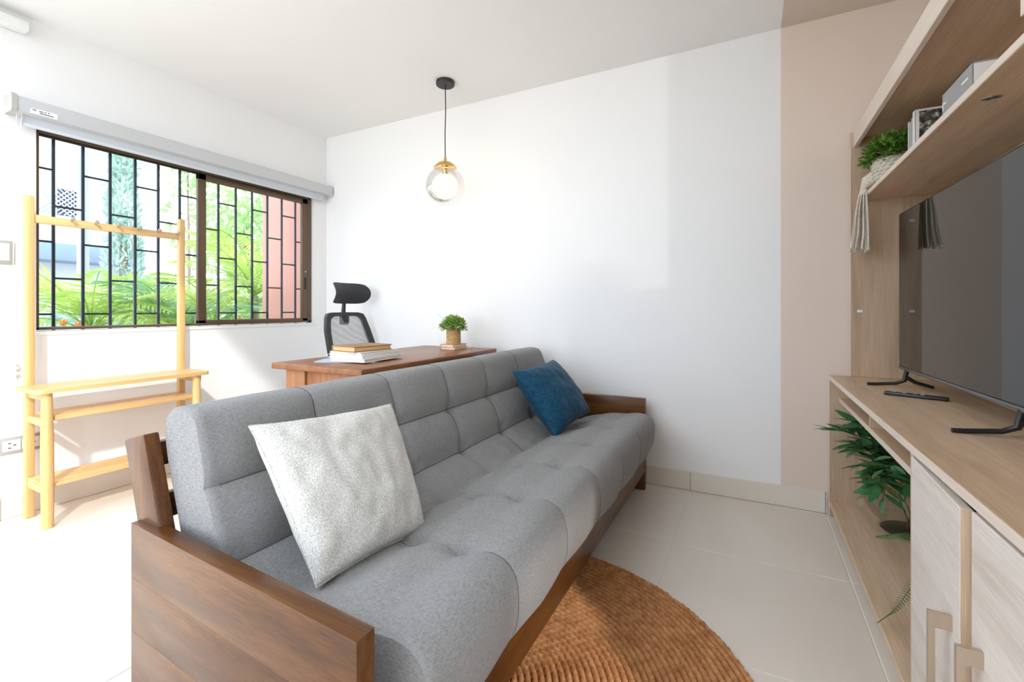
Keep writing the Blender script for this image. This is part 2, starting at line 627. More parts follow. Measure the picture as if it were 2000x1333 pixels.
part('latch', G().box((XF - 0.004, sy1 - 0.034, 1.16), (XF + 0.003, sy1 - 0.018, 1.255), 0.004), BLACK, sash)
part('latch_screw', G().tube([(XF - 0.003, sy1 - 0.026, 1.300), (XF + 0.003, sy1 - 0.026, 1.300)], 0.006, 10), STEEL, sash)
part('glass_pane', G().box((XF - 0.018, sy0 + 0.045, fz0 + 0.03), (XF - 0.014, sy1 - 0.045, fz1 - 0.09)), GLASS, win, smooth=0)
part('glass_pane', G().box((XF - 0.050, fy0 + 0.008, fz0 + 0.01), (XF - 0.046, sy0 + 0.04, fz1 - 0.045)), GLASS, win, smooth=0)
# plaster sill board
part('sill_board', G().box((XB - 0.02, WY0 - 0.02, WZ0 - 0.02), (XB + 0.006, WY1 + 0.03, WZ0), 0.004), PVC, win)

gr = tag(thing('security_grille', 'dark iron security grille of staggered bars outside the left window', 'grille', (-3.25, 1.76, 0.85)), 'dark iron security grille of staggered bars outside the left window', 'grille')
for k in range(0, 14):
    y = 1.04 + 0.1206 * k
    if y < 2.575:
        part('upright_bar', G().box((-3.256, y - 0.0065, 0.889), (-3.244, y + 0.0065, 1.946), 0.001, seg=1), IRON, gr)
for k in range(-1, 13):
    y = 1.04 + 0.1206 * k
    zs = (0.973, 1.352, 1.730) if k % 2 else (1.162, 1.541, 1.92)
    if k % 2 == 0:
        pass
    for z in zs:
        y_a, y_b = max(y + 0.006, WY0 + 0.001), min(y + 0.1146, WY1 - 0.001)
        if y_b - y_a > 0.03:
            part('cross_bar', G().box((-3.255, y_a, z - 0.005), (-3.245, y_b, z + 0.005), 0.001, seg=1), IRON, gr)

# roller blind
rb = thing('roller_blind', 'grey roller blind cassette rolled up above the window, with bead chain', 'blind', (-3.10, 1.76, 1.93))
prof = [(XB + 0.001, 2.012), (-3.075, 2.012), (-3.063, 2.002), (-3.060, 1.985), (-3.060, 1.952), (-3.066, 1.938), (-3.085, 1.934), (XB + 0.001, 1.934)]
part('cassette', G().prism(prof, 'Y', 0.852, 2.672), BLINDM, rb, 35)
capp = [(XB, 2.016), (-3.066, 2.016), (-3.057, 2.008), (-3.056, 1.94), (-3.066, 1.930), (XB, 1.930)]
part('end_cap', G().prism(capp, 'Y', 0.834, 0.853), BLINDCAP, rb, 35)
part('end_cap', G().prism(capp, 'Y', 2.671, 2.69), BLINDM, rb, 35)
part('cloth', G().box((-3.112, 0.885, 1.895), (-3.108, 2.655, 1.936)), BLINDFAB, rb, smooth=0)
part('bottom_bar', G().box((-3.118, 0.88, 1.884), (-3.102, 2.66, 1.902), 0.004), BLINDFAB, rb)
pts = [(-3.09, 0.862, 1.935)]
zz = np.linspace(1.9, 0.78, 14)
left = [(-3.10, 0.862 - 0.017 * (1 - (z - 0.78) / 1.12), z) for z in zz]
bot = [(-3.10, 0.866 + 0.021 * cos(a), 0.765 + 0.028 * sin(a)) for a in np.linspace(pi, 2 * pi, 9)]
right = [(-3.10, 0.879 + 0.008 * (1 - (z - 0.78) / 1.12), z) for z in reversed(zz)]
part('bead_chain', G().tube(pts + left + bot + right + [(-3.09, 0.879, 1.935)], 0.0022, 6), CHAIN, rb)
ch = G().box((-3.149, 0.853, 0.708), (-3.135, 0.882, 0.722), 0.003)
ch.box((-3.149, 0.862, 0.66), (-3.138, 0.874, 0.74), 0.003)
ch.tube([(-3.14, 0.868, 0.690), (-3.125, 0.868, 0.690)], 0.009, 10)
part('chain_holder', ch, PVC, rb)
lab = part('maker_sticker', G().prism([(0.895, 1.940), (0.995, 1.940), (0.995, 1.968), (0.90, 1.966)], 'X', -3.0602, -3.0590), PVC, rb, 0)
mk = G()
for yy, zz_, w in ((0.905, 1.957, 0.014), (0.928, 1.956, 0.016), (0.948, 1.957, 0.006), (0.96, 1.958, 0.006), (0.93, 1.947, 0.05)):
    mk.box((-3.0592, yy, zz_), (-3.0586, yy + w, zz_ + 0.004))
part('print_marks', mk, INKD, lab, 0)

# white casing high on the left wall
part_o = part('wall_casing', G().box((XB, 0.30, 2.335), (XB + 0.07, 0.905, 2.385), 0.012), PVC)
tag(part_o, 'white plastic casing end high on the left wall by the ceiling', 'casing')

# switch and socket plates
sw = thing('light_switch', 'grey framed white light switch on the wall left of the window', 'switch', (XB, 0.81, 1.27))
part('frame', G().box((XB, 0.745, 1.213), (XB + 0.01, 0.867, 1.327), 0.006), PVCG, sw)
part('rocker', G().box((XB + 0.006, 0.762, 1.23), (XB + 0.0125, 0.85, 1.312), 0.003), PVC, sw)
sk = thing('wall_socket', 'grey framed double socket low on the wall behind the bamboo rack', 'socket', (XB, 0.86, 0.34))
part('frame', G().box((XB, 0.80, 0.305), (XB + 0.01, 0.97, 0.385), 0.006), PVCG, sk)
for y in (0.826, 0.893):
    ins = part('outlet', G().box((XB + 0.006, y, 0.32), (XB + 0.0125, y + 0.062, 0.371), 0.003), PVC, sk)
    s = G()
    for dy, dz in ((0.018, 0.036), (0.018, 0.014), (0.036, 0.025)):
        s.box((XB + 0.0122, y + dy, dz + 0.319), (XB + 0.0132, y + dy + 0.01, dz + 0.324))
    part('slot', s, INKD, ins, 0)

# ------------------------------------------------------------------ bamboo coat rack with bench
RX0, RX1 = -3.075, -2.86      # wall side posts, front legs
rk = thing('coat_rack_bench', 'bamboo coat rack with bench and shelves under the window', 'coat rack', (-2.96, 1.22, 0))
PY0, PY1 = 0.897, 1.562
for y in (PY0, PY1):
    part('post', G().box((RX0 - 0.018, y - 0.017, 0), (RX0 + 0.018, y + 0.017, 1.545), 0.006), BAMBOO, rk)
    yl = y - 0.005 if y == PY0 else y - 0.03
    part('leg', G().tube([(RX1 + 0.012, yl, 0.0), (RX1 + 0.012, yl, 0.15), (RX1 + 0.008, yl, 0.4), (RX1 + 0.004, yl, 0.617)], [0.021, 0.023, 0.023, 0.019], 20), BAMBOO, rk, 50)
    for z in (0.595, 0.475, 0.165):
        part('side_rail', G().box((RX0 + 0.01, y - 0.011 if y == PY0 else y - 0.028, z - 0.017), (RX1 + 0.01, y + 0.011 if y == PY0 else y - 0.006, z + 0.017), 0.003), BAMBOO, rk)
hr = part('hook_rail', G().box((RX0 - 0.010, PY0 + 0.017, 1.418), (RX0 + 0.012, PY1 - 0.017, 1.457), 0.003), BAMBOO_Y, rk)
for k in range(6):
    y = PY0 + 0.15 + k * 0.0965
    part('peg', G().lathe([(0.0, 0.016), (0.008, 0.016), (0.010, 0.012), (0.007, 0.004), (0.004, 0.0), (0.004, -0.012)], (0, 0, 0), 12), STEEL, hr, 50, local=True).matrix_local = Matrix.Translation(Vector((RX0 + 0.026, y, 1.452)) - Vector((-2.96, 1.22, 0))) @ Matrix.Rotation(radians(70), 4, 'Y')
bp = [(RX0 + 0.02, 0.602 + 0.017), (RX1 + 0.018, 0.602 + 0.017), (RX1 + 0.03, 0.626), (RX1 + 0.018, 0.636), (RX0 + 0.02, 0.636)]
sp = []
for cx_, cy_, a0 in ((RX1 + 0.012, 1.592 - 0.03, 0), (RX0 + 0.02, 1.592, 90), (RX0 + 0.02, 0.845, 180), (RX1 + 0.012, 0.845 + 0.03, 270)):
    if cx_ < -3:
        sp.append((cx_, cy_))
    else:
        sp += [(cx_ + 0.03 * cos(radians(a0 + t)), cy_ + 0.03 * sin(radians(a0 + t))) for t in (0, 22, 45, 67, 90)]
part('bench_seat', G().prism(sp, 'Z', 0.617, 0.636), BAMBOO_Y, rk, 40)
part('middle_shelf', G().box((RX0 + 0.02, PY0 + 0.02, 0.488), (RX1 - 0.008, PY1 - 0.035, 0.506), 0.004), BAMBOO_Y, rk)
part('middle_shelf_lip', G().box((RX1 - 0.010, PY0 + 0.02, 0.484), (RX1 + 0.006, PY1 - 0.035, 0.508), 0.004), BAMBOO_Y, rk)
for k in range(7):
    xa = RX0 + 0.02 + k * 0.0305
    part('shelf_slat', G().box((xa, PY0 - 0.01, 0.182), (xa + 0.0265, PY1 - 0.01, 0.196), 0.003), BAMBOO_Y, rk)

# ------------------------------------------------------------------ pendant lamp
PX, PY = -1.70, 2.375
pl = thing('pendant_lamp', 'clear glass globe pendant lamp with brass cap hanging over the desk', 'lamp', (PX, PY, ZC))
part('canopy', G().lathe([(0, ZC), (0.056, ZC), (0.058, ZC - 0.004), (0.058, ZC - 0.022), (0.055, ZC - 0.026), (0, ZC - 0.026)], (PX, PY, 0), 40), BLACKM, pl, 40)
part('cord', G().tube([(PX, PY, ZC - 0.02), (PX + 0.003, PY, 2.25), (PX - 0.002, PY, 2.1), (PX, PY, 1.945)], 0.0032, 8), BLACK, pl)
part('cord_grip', G().lathe([(0, 1.955), (0.006, 1.955), (0.009, 1.945), (0.009, 1.93), (0.013, 1.925), (0, 1.925)], (PX, PY, 0), 20), BRASS, pl, 50)
part('brass_cap', G().lathe([(0.0, 1.928), (0.02, 1.927), (0.042, 1.918), (0.060, 1.904), (0.072, 1.888), (0.072, 1.882), (0.055, 1.884), (0.03, 1.89), (0, 1.892)], (PX, PY, 0), 48), BRASS, pl, 50)
part('lamp_holder', G().lathe([(0, 1.892), (0.02, 1.892), (0.02, 1.85), (0.016, 1.845), (0, 1.845)], (PX, PY, 0), 24), BRASS, pl, 40)
R = 0.122
gp = [(R * sin(t), 1.772 + R * cos(t)) for t in np.linspace(radians(36), pi - 0.001, 30)]
part('globe', G().lathe(gp, (PX, PY, 0), 56), GLOBE, pl, 80)
bp_ = [(0.001, 1.735), (0.018, 1.738), (0.029, 1.752), (0.032, 1.77), (0.029, 1.79), (0.020, 1.815), (0.013, 1.835), (0.013, 1.848)]
part('bulb', G().lathe(bp_, (PX, PY, 0), 24), emit('warm_bulb', (1.0, 0.80, 0.52), 14.0), pl, 80)
bl_ = bpy.data.lights.new('bulb_light', 'POINT')
bl_.energy = 1.2
bl_.color = (1.0, 0.72, 0.44)
bl_.shadow_soft_size = 0.035
bo = bpy.data.objects.new('bulb_light', bl_)
COL.objects.link(bo)
bo.parent = pl
bo.location = (0, 0, 1.70 - ZC)

# ------------------------------------------------------------------ desk
dk = thing('desk', 'reddish brown wooden desk behind the sofa', 'desk', (-1.418, 1.395, 0), radians(0.6))
DL, DD = 1.16, 0.565   # along +Y, along -X (local)
part('desktop', G().box((-DD, 0, 0.722), (0, DL, 0.75), 0.006, seg=3), DESKW, dk, local=True)
part('side_panel', G().box((-DD + 0.075, 0.022, 0), (-DD + 0.20, 0.05, 0.722), 0.002), DESKZ, dk, local=True)
ped = part('pedestal', G().box((-DD + 0.20, 0.034, 0.0), (-0.008, 0.45, 0.721), 0.002), DESKZ, dk, local=True)
for k in range(3):
    dr = part('drawer', G().box((-DD + 0.185, 0.045, 0.03 + k * 0.228), (-DD + 0.203, 0.44, 0.245 + k * 0.228), 0.003), DESKW, dk, local=True)
    part('drawer_handle', G().box((-DD + 0.165, 0.18, 0.14 + k * 0.228), (-DD + 0.187, 0.30, 0.15 + k * 0.228), 0.003), STEEL, dr, local=True)
part('modesty_panel', G().box((-0.055, 0.45, 0.15), (-0.035, DL - 0.05, 0.722), 0.002), DESKW, dk, local=True)
part('apron', G().box((-0.03, 0.45, 0.62), (-0.012, DL - 0.12, 0.722), 0.002), DESKW, dk, local=True)
part('side_panel', G().box((-DD + 0.06, DL - 0.05, 0), (-0.03, DL - 0.022, 0.722), 0.002), DESKZ, dk, local=True)


def book(name, label, c, size, rz, cover, group=None, pages=PAPER, cat='book'):
    """lying book; c = centre of the bottom face; size (x, y, z); spine on the -x side"""
    t = thing(name, label, cat, c, rz, group)
    sx, sy, sz = size
    ct = min(0.004, sz * 0.2)
    cv = G()
    cv.box((-sx / 2, -sy / 2, 0), (sx / 2, sy / 2, ct), 0.0008, seg=1)
    cv.box((-sx / 2, -sy / 2, sz - ct), (sx / 2, sy / 2, sz), 0.0008, seg=1)
    cv.box((-sx / 2, -sy / 2, 0), (-sx / 2 + ct, sy / 2, sz), 0.0008, seg=1)
    part('cover', cv, cover, t, local=True)
    part('pages', G().box((-sx / 2 + ct, -sy / 2 + 0.004, ct), (sx / 2 - 0.005, sy / 2 - 0.004, sz - ct), 0.001, seg=1), pages, t, local=True)
    return t


BX, BY = -1.665, 1.665
book('magazine', 'pale blue and white magazine at the bottom of the desk book stack', (BX - 0.05, BY - 0.03, 0.7503), (0.29, 0.215, 0.006), radians(24), PAPERB, 'books stacked on the desk', PAPERW, 'magazine')
book('book', 'white paperback second from the bottom of the desk stack', (BX + 0.012, BY + 0.005, 0.7566), (0.205, 0.285, 0.016), radians(4), PAPERW, 'books stacked on the desk')
book('book', 'thick white book third from the bottom of the desk stack', (BX + 0.0, BY + 0.0, 0.7729), (0.21, 0.265, 0.017), radians(182), PAPERW, 'books stacked on the desk')
book('book', 'thin cream book right under the brown book on the desk', (BX - 0.012, BY + 0.008, 0.7902), (0.20, 0.25, 0.010), radians(0), PAPERW, 'books stacked on the desk')
book('book', 'brown covered old book on top of the desk stack', (BX - 0.008, BY - 0.012, 0.8005), (0.165, 0.225, 0.026), radians(-6), TAN, 'books stacked on the desk', YELLOWB)

DPX, DPY = -1.655, 2.40
book('book', 'ochre book under the salmon book below the desk plant', (DPX + 0.005, DPY, 0.7503), (0.105, 0.15, 0.014), radians(2), YELLOWB, 'small books under the desk plant')
book('book', 'salmon covered book directly under the rope plant pot', (DPX, DPY + 0.003, 0.7646), (0.10, 0.145, 0.017), radians(-3), PINKB, 'small books under the desk plant')
pen = part('pencil', G().tube([(-1.60, 2.53, 0.7535), (-1.56, 2.44, 0.7535)], 0.0032, 6), YELLOWB, origin=(-1.58, 2.48, 0.7535))
tag(pen, 'slim pencil lying on the desk beside the plant', 'pencil')


def foliage(c, rx, rz, n, L, w, mat_, name, parent, zmin=0.0, spread=1.0):
    g = G()
    for _ in range(n):
        th = random.uniform(0, 2 * pi)
        ph = math.acos(random.uniform(-0.15, 1.0))
        r = random.uniform(0.55, 1.0)
        d = Vector((sin(ph) * cos(th), sin(ph) * sin(th), cos(ph)))
        p = Vector(c) + Vector((d.x * rx * r, d.y * rx * r, max(zmin, d.z * rz * r)))
        dd = d + Vector((random.gauss(0, .5), random.gauss(0, .5), random.gauss(0.15, .4)))
        g.leaf(p, dd, (random.gauss(0, .3), random.gauss(0, .3), 1), L * random.uniform(.7, 1.2), w * random.uniform(.8, 1.2))
    return part(name, g, mat_, parent, 0, stuff=True)


pt = thing('potted_plant', 'small bushy green plant in a straw rope pot on the desk', 'plant', (DPX, DPY, 0.782))
pz = 0.782
pot = part('pot', G().lathe([(0.0, pz + 0.001), (0.038, pz), (0.040, pz + 0.05), (0.041, pz + 0.095), (0.036, pz + 0.095), (0.035, pz + 0.08), (0, pz + 0.08)], (DPX, DPY, 0), 28), ROPE, pt, 50)
for k in range(9):
    z = pz + 0.006 + k * 0.0105
    ring = [(DPX + 0.0415 * cos(a), DPY + 0.0415 * sin(a), z + 0.001 * sin(3 * a + k)) for a in np.linspace(0, 2 * pi, 25)]
    part('rope_coil', G().tube(ring, 0.0052, 6, False), ROPE, pot, 60)
foliage((DPX, DPY, pz + 0.098), 0.082, 0.075, 900, 0.019, 0.011, LEAF_DESK, 'foliage', pt, -0.01)
tw = G()
for k in range(26):
    a, r = random.uniform(0, 2 * pi), random.uniform(0.03, 0.098)
    tw.tube([(DPX, DPY, pz + 0.08), (DPX + r * .5 * cos(a), DPY + r * .5 * sin(a), pz + 0.13), (DPX + r * cos(a), DPY + r * sin(a), pz + 0.12 + random.uniform(-.02, .075))], [0.0012, 0.001, 0.0007], 4)
part('twigs', tw, LEAF_DESK, pt, 60, stuff=True)

# ------------------------------------------------------------------ office chair
mm, mn, mb = mat_base('chair_mesh_net')
_w = nn(mn, 'ShaderNodeTexWave', wave_type='BANDS', bands_direction='DIAGONAL')
mn.links.new(coords(mn, (0.2, 1.0, 1.7)), _w.inputs[0])
_w.inputs['Scale'].default_value = 7.0
_w.inputs['Distortion'].default_value = 2.5
_w.inputs['Detail'].default_value = 0.0
_w.inputs['Detail Scale'].default_value = 0.6
_al = nn(mn, 'ShaderNodeMapRange')
mn.links.new(_w.outputs['Fac'], _al.inputs[0])
_al.inputs[1].default_value, _al.inputs[2].default_value = 0.2, 1.0
_al.inputs[3].default_value, _al.inputs[4].default_value = 0.66, 0.57
mn.links.new(_al.outputs[0], mb.inputs['Alpha'])
mb.inputs['Base Color'].default_value = (0.26, 0.26, 0.265, 1)
setp(mb, rough=0.7)

CHX, CHY = -2.30, 2.43
oc = thing('office_chair', 'black mesh office chair with headrest behind the desk', 'chair', (CHX, CHY, 0), 0.0)
# local: faces +X
hub = G().lathe([(0, 0.07), (0.04, 0.07), (0.045, 0.10), (0.03, 0.115), (0, 0.115)], n=24)
part('base_hub', hub, BLACK, oc, 40, local=True)
for k in range(5):
    a = 2 * pi * k / 5 + 0.3
    part('base_arm', G().tube([(0.03 * cos(a), 0.03 * sin(a), 0.095), (0.29 * cos(a), 0.29 * sin(a), 0.075)], [0.022, 0.014], 10), BLACK, oc, 50, local=True)
    c0 = Vector((0.29 * cos(a), 0.29 * sin(a), 0.03))
    s_ = Vector((-sin(a), cos(a), 0))
    part('caster', G().tube([c0 - s_ * 0.025, c0 - s_ * 0.022, c0 + s_ * 0.022, c0 + s_ * 0.025], [0.025, 0.03, 0.03, 0.025], 16), BLACK, oc, 50, local=True)
part('gas_lift', G().tube([(0, 0, 0.11), (0, 0, 0.26), (0, 0, 0.26), (0, 0, 0.42)], [0.026, 0.026, 0.018, 0.018], 16), BLACKM, oc, 40, local=True)
part('seat', G().box((-0.22, -0.24, 0.42), (0.25, 0.24, 0.49), 0.03, seg=4), DARKFAB, oc, 60, local=True)
part('seat_pan', G().box((-0.2, -0.2, 0.395), (0.2, 0.2, 0.42), 0.01), BLACK, oc, local=True)


def bk(y, z):
    """back surface x at local height z"""
    return -0.20 - (z - 0.55) * 0.33 + 0.9 * (z - 0.80) ** 2 * 0.4 - 0.35 * (0.2 ** 2 - y * y) * 0.6


def backline(sgn):
    return [(0.225, 0.56), (0.222, 0.70), (0.205, 0.85), (0.183, 0.935), (0.165, 0.965)]


bl2 = backline(1)
outline = [(y, z) for y, z in bl2] + [(0.12, 0.975), (0, 0.977), (-0.12, 0.975)] + [(-y, z) for y, z in reversed(bl2)] + [(-0.15, 0.545), (0, 0.54), (0.15, 0.545)]
fr = G()
fp = [(bk(y, z), y, z) for y, z in outline]
N = len(fp)
V, F = [], []
for i in range(N):
    y, z = outline[i]
    cy, cz = 0, 0.76
    inw = Vector((cy - y, cz - z))
    inw.normalize()
    wdt = 0.042 if abs(y) > 0.15 else 0.03
    a = Vector((bk(y, z), y, z))
    b_ = Vector((bk(y + inw.x * wdt, z + inw.y * wdt), y + inw.x * wdt, z + inw.y * wdt))
    V += [a + Vector((0.012, 0, 0)), b_ + Vector((0.012, 0, 0)), b_ - Vector((0.016, 0, 0)), a - Vector((0.016, 0, 0))]
for i in range(N):
    j = (i + 1) % N
    for k in range(4):
        F.append((i * 4 + k, i * 4 + (k + 1) % 4, j * 4 + (k + 1) % 4, j * 4 + k))
fr.add(V, F)
part('backrest_frame', fr, BLACK, oc, 50, local=True)
ms = G()
ny, nz = 16, 18
V, F = [], []
for i in range(nz + 1):
    z = 0.56 + (0.955 - 0.56) * i / nz
    hw = np.interp(z, [0.56, 0.70, 0.85, 0.935, 0.955], [0.205, 0.203, 0.188, 0.165, 0.158])
    for j in range(ny + 1):
        y = hw * (2 * j / ny - 1)
        V.append((bk(y, z) + 0.004, y, z))
for i in range(nz):
    for j in range(ny):
        a = i * (ny + 1) + j
        F.append((a, a + 1, a + ny + 2, a + ny + 1))
ms.add(V, F)
part('backrest_mesh', ms, mm, oc, 60, local=True)
spine = part('back_spine', G().tube([(-0.16, 0, 0.43), (-0.25, 0, 0.47), (-0.275, 0, 0.55), (bk(0, .60) - 0.03, 0, 0.62)], [0.02, 0.025, 0.025, 0.02], 12), BLACK, oc, 50, local=True)
hz0 = bk(0, 0.95)
part('headrest_stem', G().tube([(hz0 - 0.02, 0, 0.90), (hz0 - 0.018, 0, 0.96), (hz0 - 0.012, 0, 1.03), (hz0 - 0.015, 0, 1.10)], [0.014, 0.016, 0.014, 0.014], 12), BLACK, oc, 50, local=True)
part('headrest_bracket', G().box((hz0 - 0.03, -0.03, 0.885), (hz0 + 0.016, 0.03, 0.955), 0.01), BLACK, oc, local=True)
hp = G()
n1, n2 = 14, 16
V, F = [], []
for side in (0, 1):
    for i in range(n1 + 1):
        u = 2 * i / n1 - 1
        for j in range(n2 + 1):
            v = 2 * j / n2 - 1
            hw = 0.163 * (1 - 0.10 * abs(u) ** 4)
            hh = 0.076 * (1 - 0.12 * abs(v) ** 6)
            y, z = hw * v, 1.115 + hh * u
            x = hz0 + 0.045 - 0.050 * u * u + 0.05 * v * v
            if side:
                th_ = 0.026 * ((1 - u ** 4) * (1 - v ** 6)) + 0.003
                x -= th_
            V.append((x, y, z))
m_ = (n1 + 1) * (n2 + 1)
for i in range(n1):
    for j in range(n2):
        a = i * (n2 + 1) + j
        F.append((a, a + 1, a + n2 + 2, a + n2 + 1))
        F.append((m_ + a, m_ + a + n2 + 1, m_ + a + n2 + 2, m_ + a + 1))
edge = [i * (n2 + 1) for i in range(n1 + 1)] + [n1 * (n2 + 1) + j for j in range(1, n2 + 1)] + [i * (n2 + 1) + n2 for i in range(n1 - 1, -1, -1)] + list(range(n2 - 1, 0, -1))
for a, b_ in zip(edge, edge[1:] + edge[:1]):
    F.append((b_, a, a + m_, b_ + m_))
hp.add(V, F)
part('headrest', hp, DARKFAB, oc, 60, local=True)

# ------------------------------------------------------------------ sofa (futon)
sf = thing('futon_sofa', 'grey tufted futon sofa on a varnished walnut frame', 'sofa', (-0.9, 1.57, 0))


def armpanel(P, nm):
    return part(nm, G().hexa(P, 0.0003), WALNUT, sf)


H = 0.5035
# planks edge-glued into each arm panel
lx0, lx1 = -1.276, -0.520
arm_l = [(lx1, 0.502), (lx1, 0.539), (lx0, 0.580), (lx0, 0.543)]
zs = [0.0165, 0.128, 0.254, 0.378, H]
for k in range(4):
    armpanel([(x, y, zs[k] + (0.0001 if k else 0)) for x, y in arm_l] + [(x, y, zs[k + 1]) for x, y in arm_l], 'arm_plank')
zs = [0.0005, 0.128, 0.254, 0.378, H]
arm_r = [(-0.515, 2.590), (-0.515, 2.626), (-1.276, 2.600), (-1.276, 2.564)]
for k in range(4):
    armpanel([(x, y, zs[k] + (0.0001 if k else 0)) for x, y in arm_r] + [(x, y, zs[k + 1]) for x, y in arm_r], 'arm_plank')
part('front_rail', G().box((-0.545, 0.54, 0.10), (-0.515, 2.592, 0.262), 0.004), WALNUT_Y, sf)
part('rear_rail', G().box((-1.20, 0.585, 0.10), (-1.17, 2.56, 0.20), 0.004), WALNUT_Y, sf)
for k in range(9):
    y = 0.66 + k * 0.23
    part('seat_slat', G().box((-1.17, y, 0.20), (-0.545, y + 0.06, 0.222), 0.002), WALNUT, sf)
# back frame: a post at each end and two cross rails
for y0, y1 in ((0.560, 0.594), (2.520, 2.552)):
    part('back_post', G().hexa([(-1.225, y0, 0.30), (-1.125, y0, 0.30), (-1.125, y1, 0.30), (-1.225, y1, 0.30),
                                (-1.352, y0, 0.682), (-1.262, y0, 0.706), (-1.262, y1, 0.706), (-1.352, y1, 0.682)], 0.005), WALNUT_Z, sf)
for z in (0.40, 0.52, 0.64):
    xx = -1.20 - (z - 0.30) * 0.33
    part('back_rail', G().box((xx - 0.015, 0.59, z - 0.03), (xx + 0.012, 2.525, z + 0.03), 0.003), WALNUT_Y, sf)

# mattress profile (x, z) closed loop, starting at the rear top and running down the front
ctrl = [(-1.256, 0.705), (-1.248, 0.745), (-1.215, 0.766), (-1.16, 0.768), (-1.122, 0.750), (-1.098, 0.69), (-1.070, 0.600), (-1.040, 0.52),
        (-1.005, 0.445), (-0.955, 0.405), (-0.905, 0.388), (-0.872, 0.388), (-0.83, 0.405), (-0.77, 0.424), (-0.69, 0.440), (-0.61, 0.447),
        (-0.54, 0.452), (-0.495, 0.445), (-0.468, 0.422), (-0.456, 0.385), (-0.456, 0.33), (-0.466, 0.275), (-0.487, 0.242), (-0.53, 0.232),
        (-0.66, 0.228), (-0.80, 0.226), (-0.95, 0.226), (-1.06, 0.240), (-1.12, 0.30), (-1.165, 0.40), (-1.205, 0.52), (-1.245, 0.64)]


def catmull(P, n, closed=True):
    out = []
    m = len(P)
    for i in range(m):
        p0, p1, p2, p3 = (np.array(P[(i + k) % m]) for k in (-1, 0, 1, 2))
        for t in np.linspace(0, 1, n, endpoint=False):
            out.append(0.5 * ((2 * p1) + (-p0 + p2) * t + (2 * p0 - 5 * p1 + 4 * p2 - p3) * t * t + (-p0 + 3 * p1 - 3 * p2 + p3) * t ** 3))
    return np.array(out)


dense = catmull(ctrl, 24)
seg = np.linalg.norm(np.roll(dense, -1, 0) - dense, axis=1)
cum = np.concatenate([[0], np.cumsum(seg)])
TOT = cum[-1]


def s_of(pt):
    return cum[np.argmin(np.linalg.norm(dense - np.array(pt), axis=1))]


rowsB = [s_of((-1.070, 0.600)), s_of((-1.005, 0.445))]   # stitched rows on the back
rowC = s_of((-0.885, 0.386))                              # fold
rowsS = [s_of((-0.755, 0.428)), s_of((-0.605, 0.448))]    # dimple rows on the seat
sTop, sEnd = s_of((-1.19, 0.768)), s_of((-0.487, 0.242))
cols = [0.915, 1.232, 1.55, 1.87, 2.20]
Y0, Y1 = 0.600, 2.555


def refine(base, marks, lo, hi):
    a = list(base)
    for m in marks:
        a += [m + d for d in (-.012, -.006, -.003, -.0012, 0, .0012, .003, .006, .012)]
    a = np.array(sorted(x for x in a if lo <= x <= hi))
    return a[np.concatenate([[True], np.diff(a) > 0.0007])]


S = refine(np.linspace(0, TOT, 210, endpoint=False), rowsB, 0, TOT - 0.002)
YS = refine(np.linspace(Y0, Y1, 190), cols, Y0, Y1)
px = np.interp(S, cum, np.append(dense[:, 0], dense[0, 0]))
pz_ = np.interp(S, cum, np.append(dense[:, 1], dense[0, 1]))
dx = np.interp(S + 0.004, cum, np.append(dense[:, 0], dense[0, 0]), period=TOT) - np.interp(S - 0.004, cum, np.append(dense[:, 0], dense[0, 0]), period=TOT)
dz = np.interp(S + 0.004, cum, np.append(dense[:, 1], dense[0, 1]), period=TOT) - np.interp(S - 0.004, cum, np.append(dense[:, 1], dense[0, 1]), period=TOT)
ln = np.hypot(dx, dz)
nx, nz_ = dz / ln * -1, dx / ln
# outward normal check: at the front (x max) it must point +x
k0 = int(np.argmax(px))
if nx[k0] < 0:
    nx, nz_ = -nx, -nz_
SS, YY = np.meshgrid(S, YS, indexing='ij')
gs = lambda d, w: np.exp(-(d / w) ** 2)
front = 1 / (1 + np.exp(-(SS - sTop) / 0.02)) * (1 / (1 + np.exp((SS - sEnd) / 0.03)))
D = np.zeros_like(SS)
dcol = np.min([np.abs(YY - c) for c in cols], axis=0)
dcolE = np.minimum(dcol, np.minimum(YY - Y0, Y1 - YY))
drowB = np.min([np.abs(SS - r) for r in rowsB], axis=0)
drowS = np.min([np.abs(SS - r) for r in rowsS], axis=0)
drow = np.minimum(np.minimum(drowB, drowS), np.abs(SS - rowC))
puff = (1 - gs(drow, 0.075)) * (1 - gs(dcolE, 0.09))
topk = 1 - 0.85 * gs(SS - sTop, 0.10)
lowf = 1 / (1 + np.exp((SS - s_of((-0.456, 0.36))) / 0.022))
D += 0.014 * puff * front * topk * (0.15 + 0.85 * lowf)
D -= 0.010 * gs(drowB, 0.022) * front + 0.0035 * gs(drowB, 0.0035)
D -= 0.004 * gs(drowS, 0.035) * front
wc = (0.006 * gs(dcol, 0.020) + 0.0030 * gs(dcol, 0.003)) * front * (0.3 + 0.7 * lowf)
D -= wc * (1 - 0.7 * gs(SS - sTop, 0.07))
for r in rowsB + rowsS + [rowC]:
    for c in cols:
        amp = 0.020 if r in rowsB else (0.016 if r == rowC else 0.026)
        rr = np.hypot((SS - r), (YY - c))
        D -= amp * gs(rr, 0.036)
        # radiating pulls
        ang = np.arctan2(SS - r, YY - c)
        D -= 0.0022 * gs(rr - 0.045, 0.03) * np.cos(7 * ang + 3 * c)
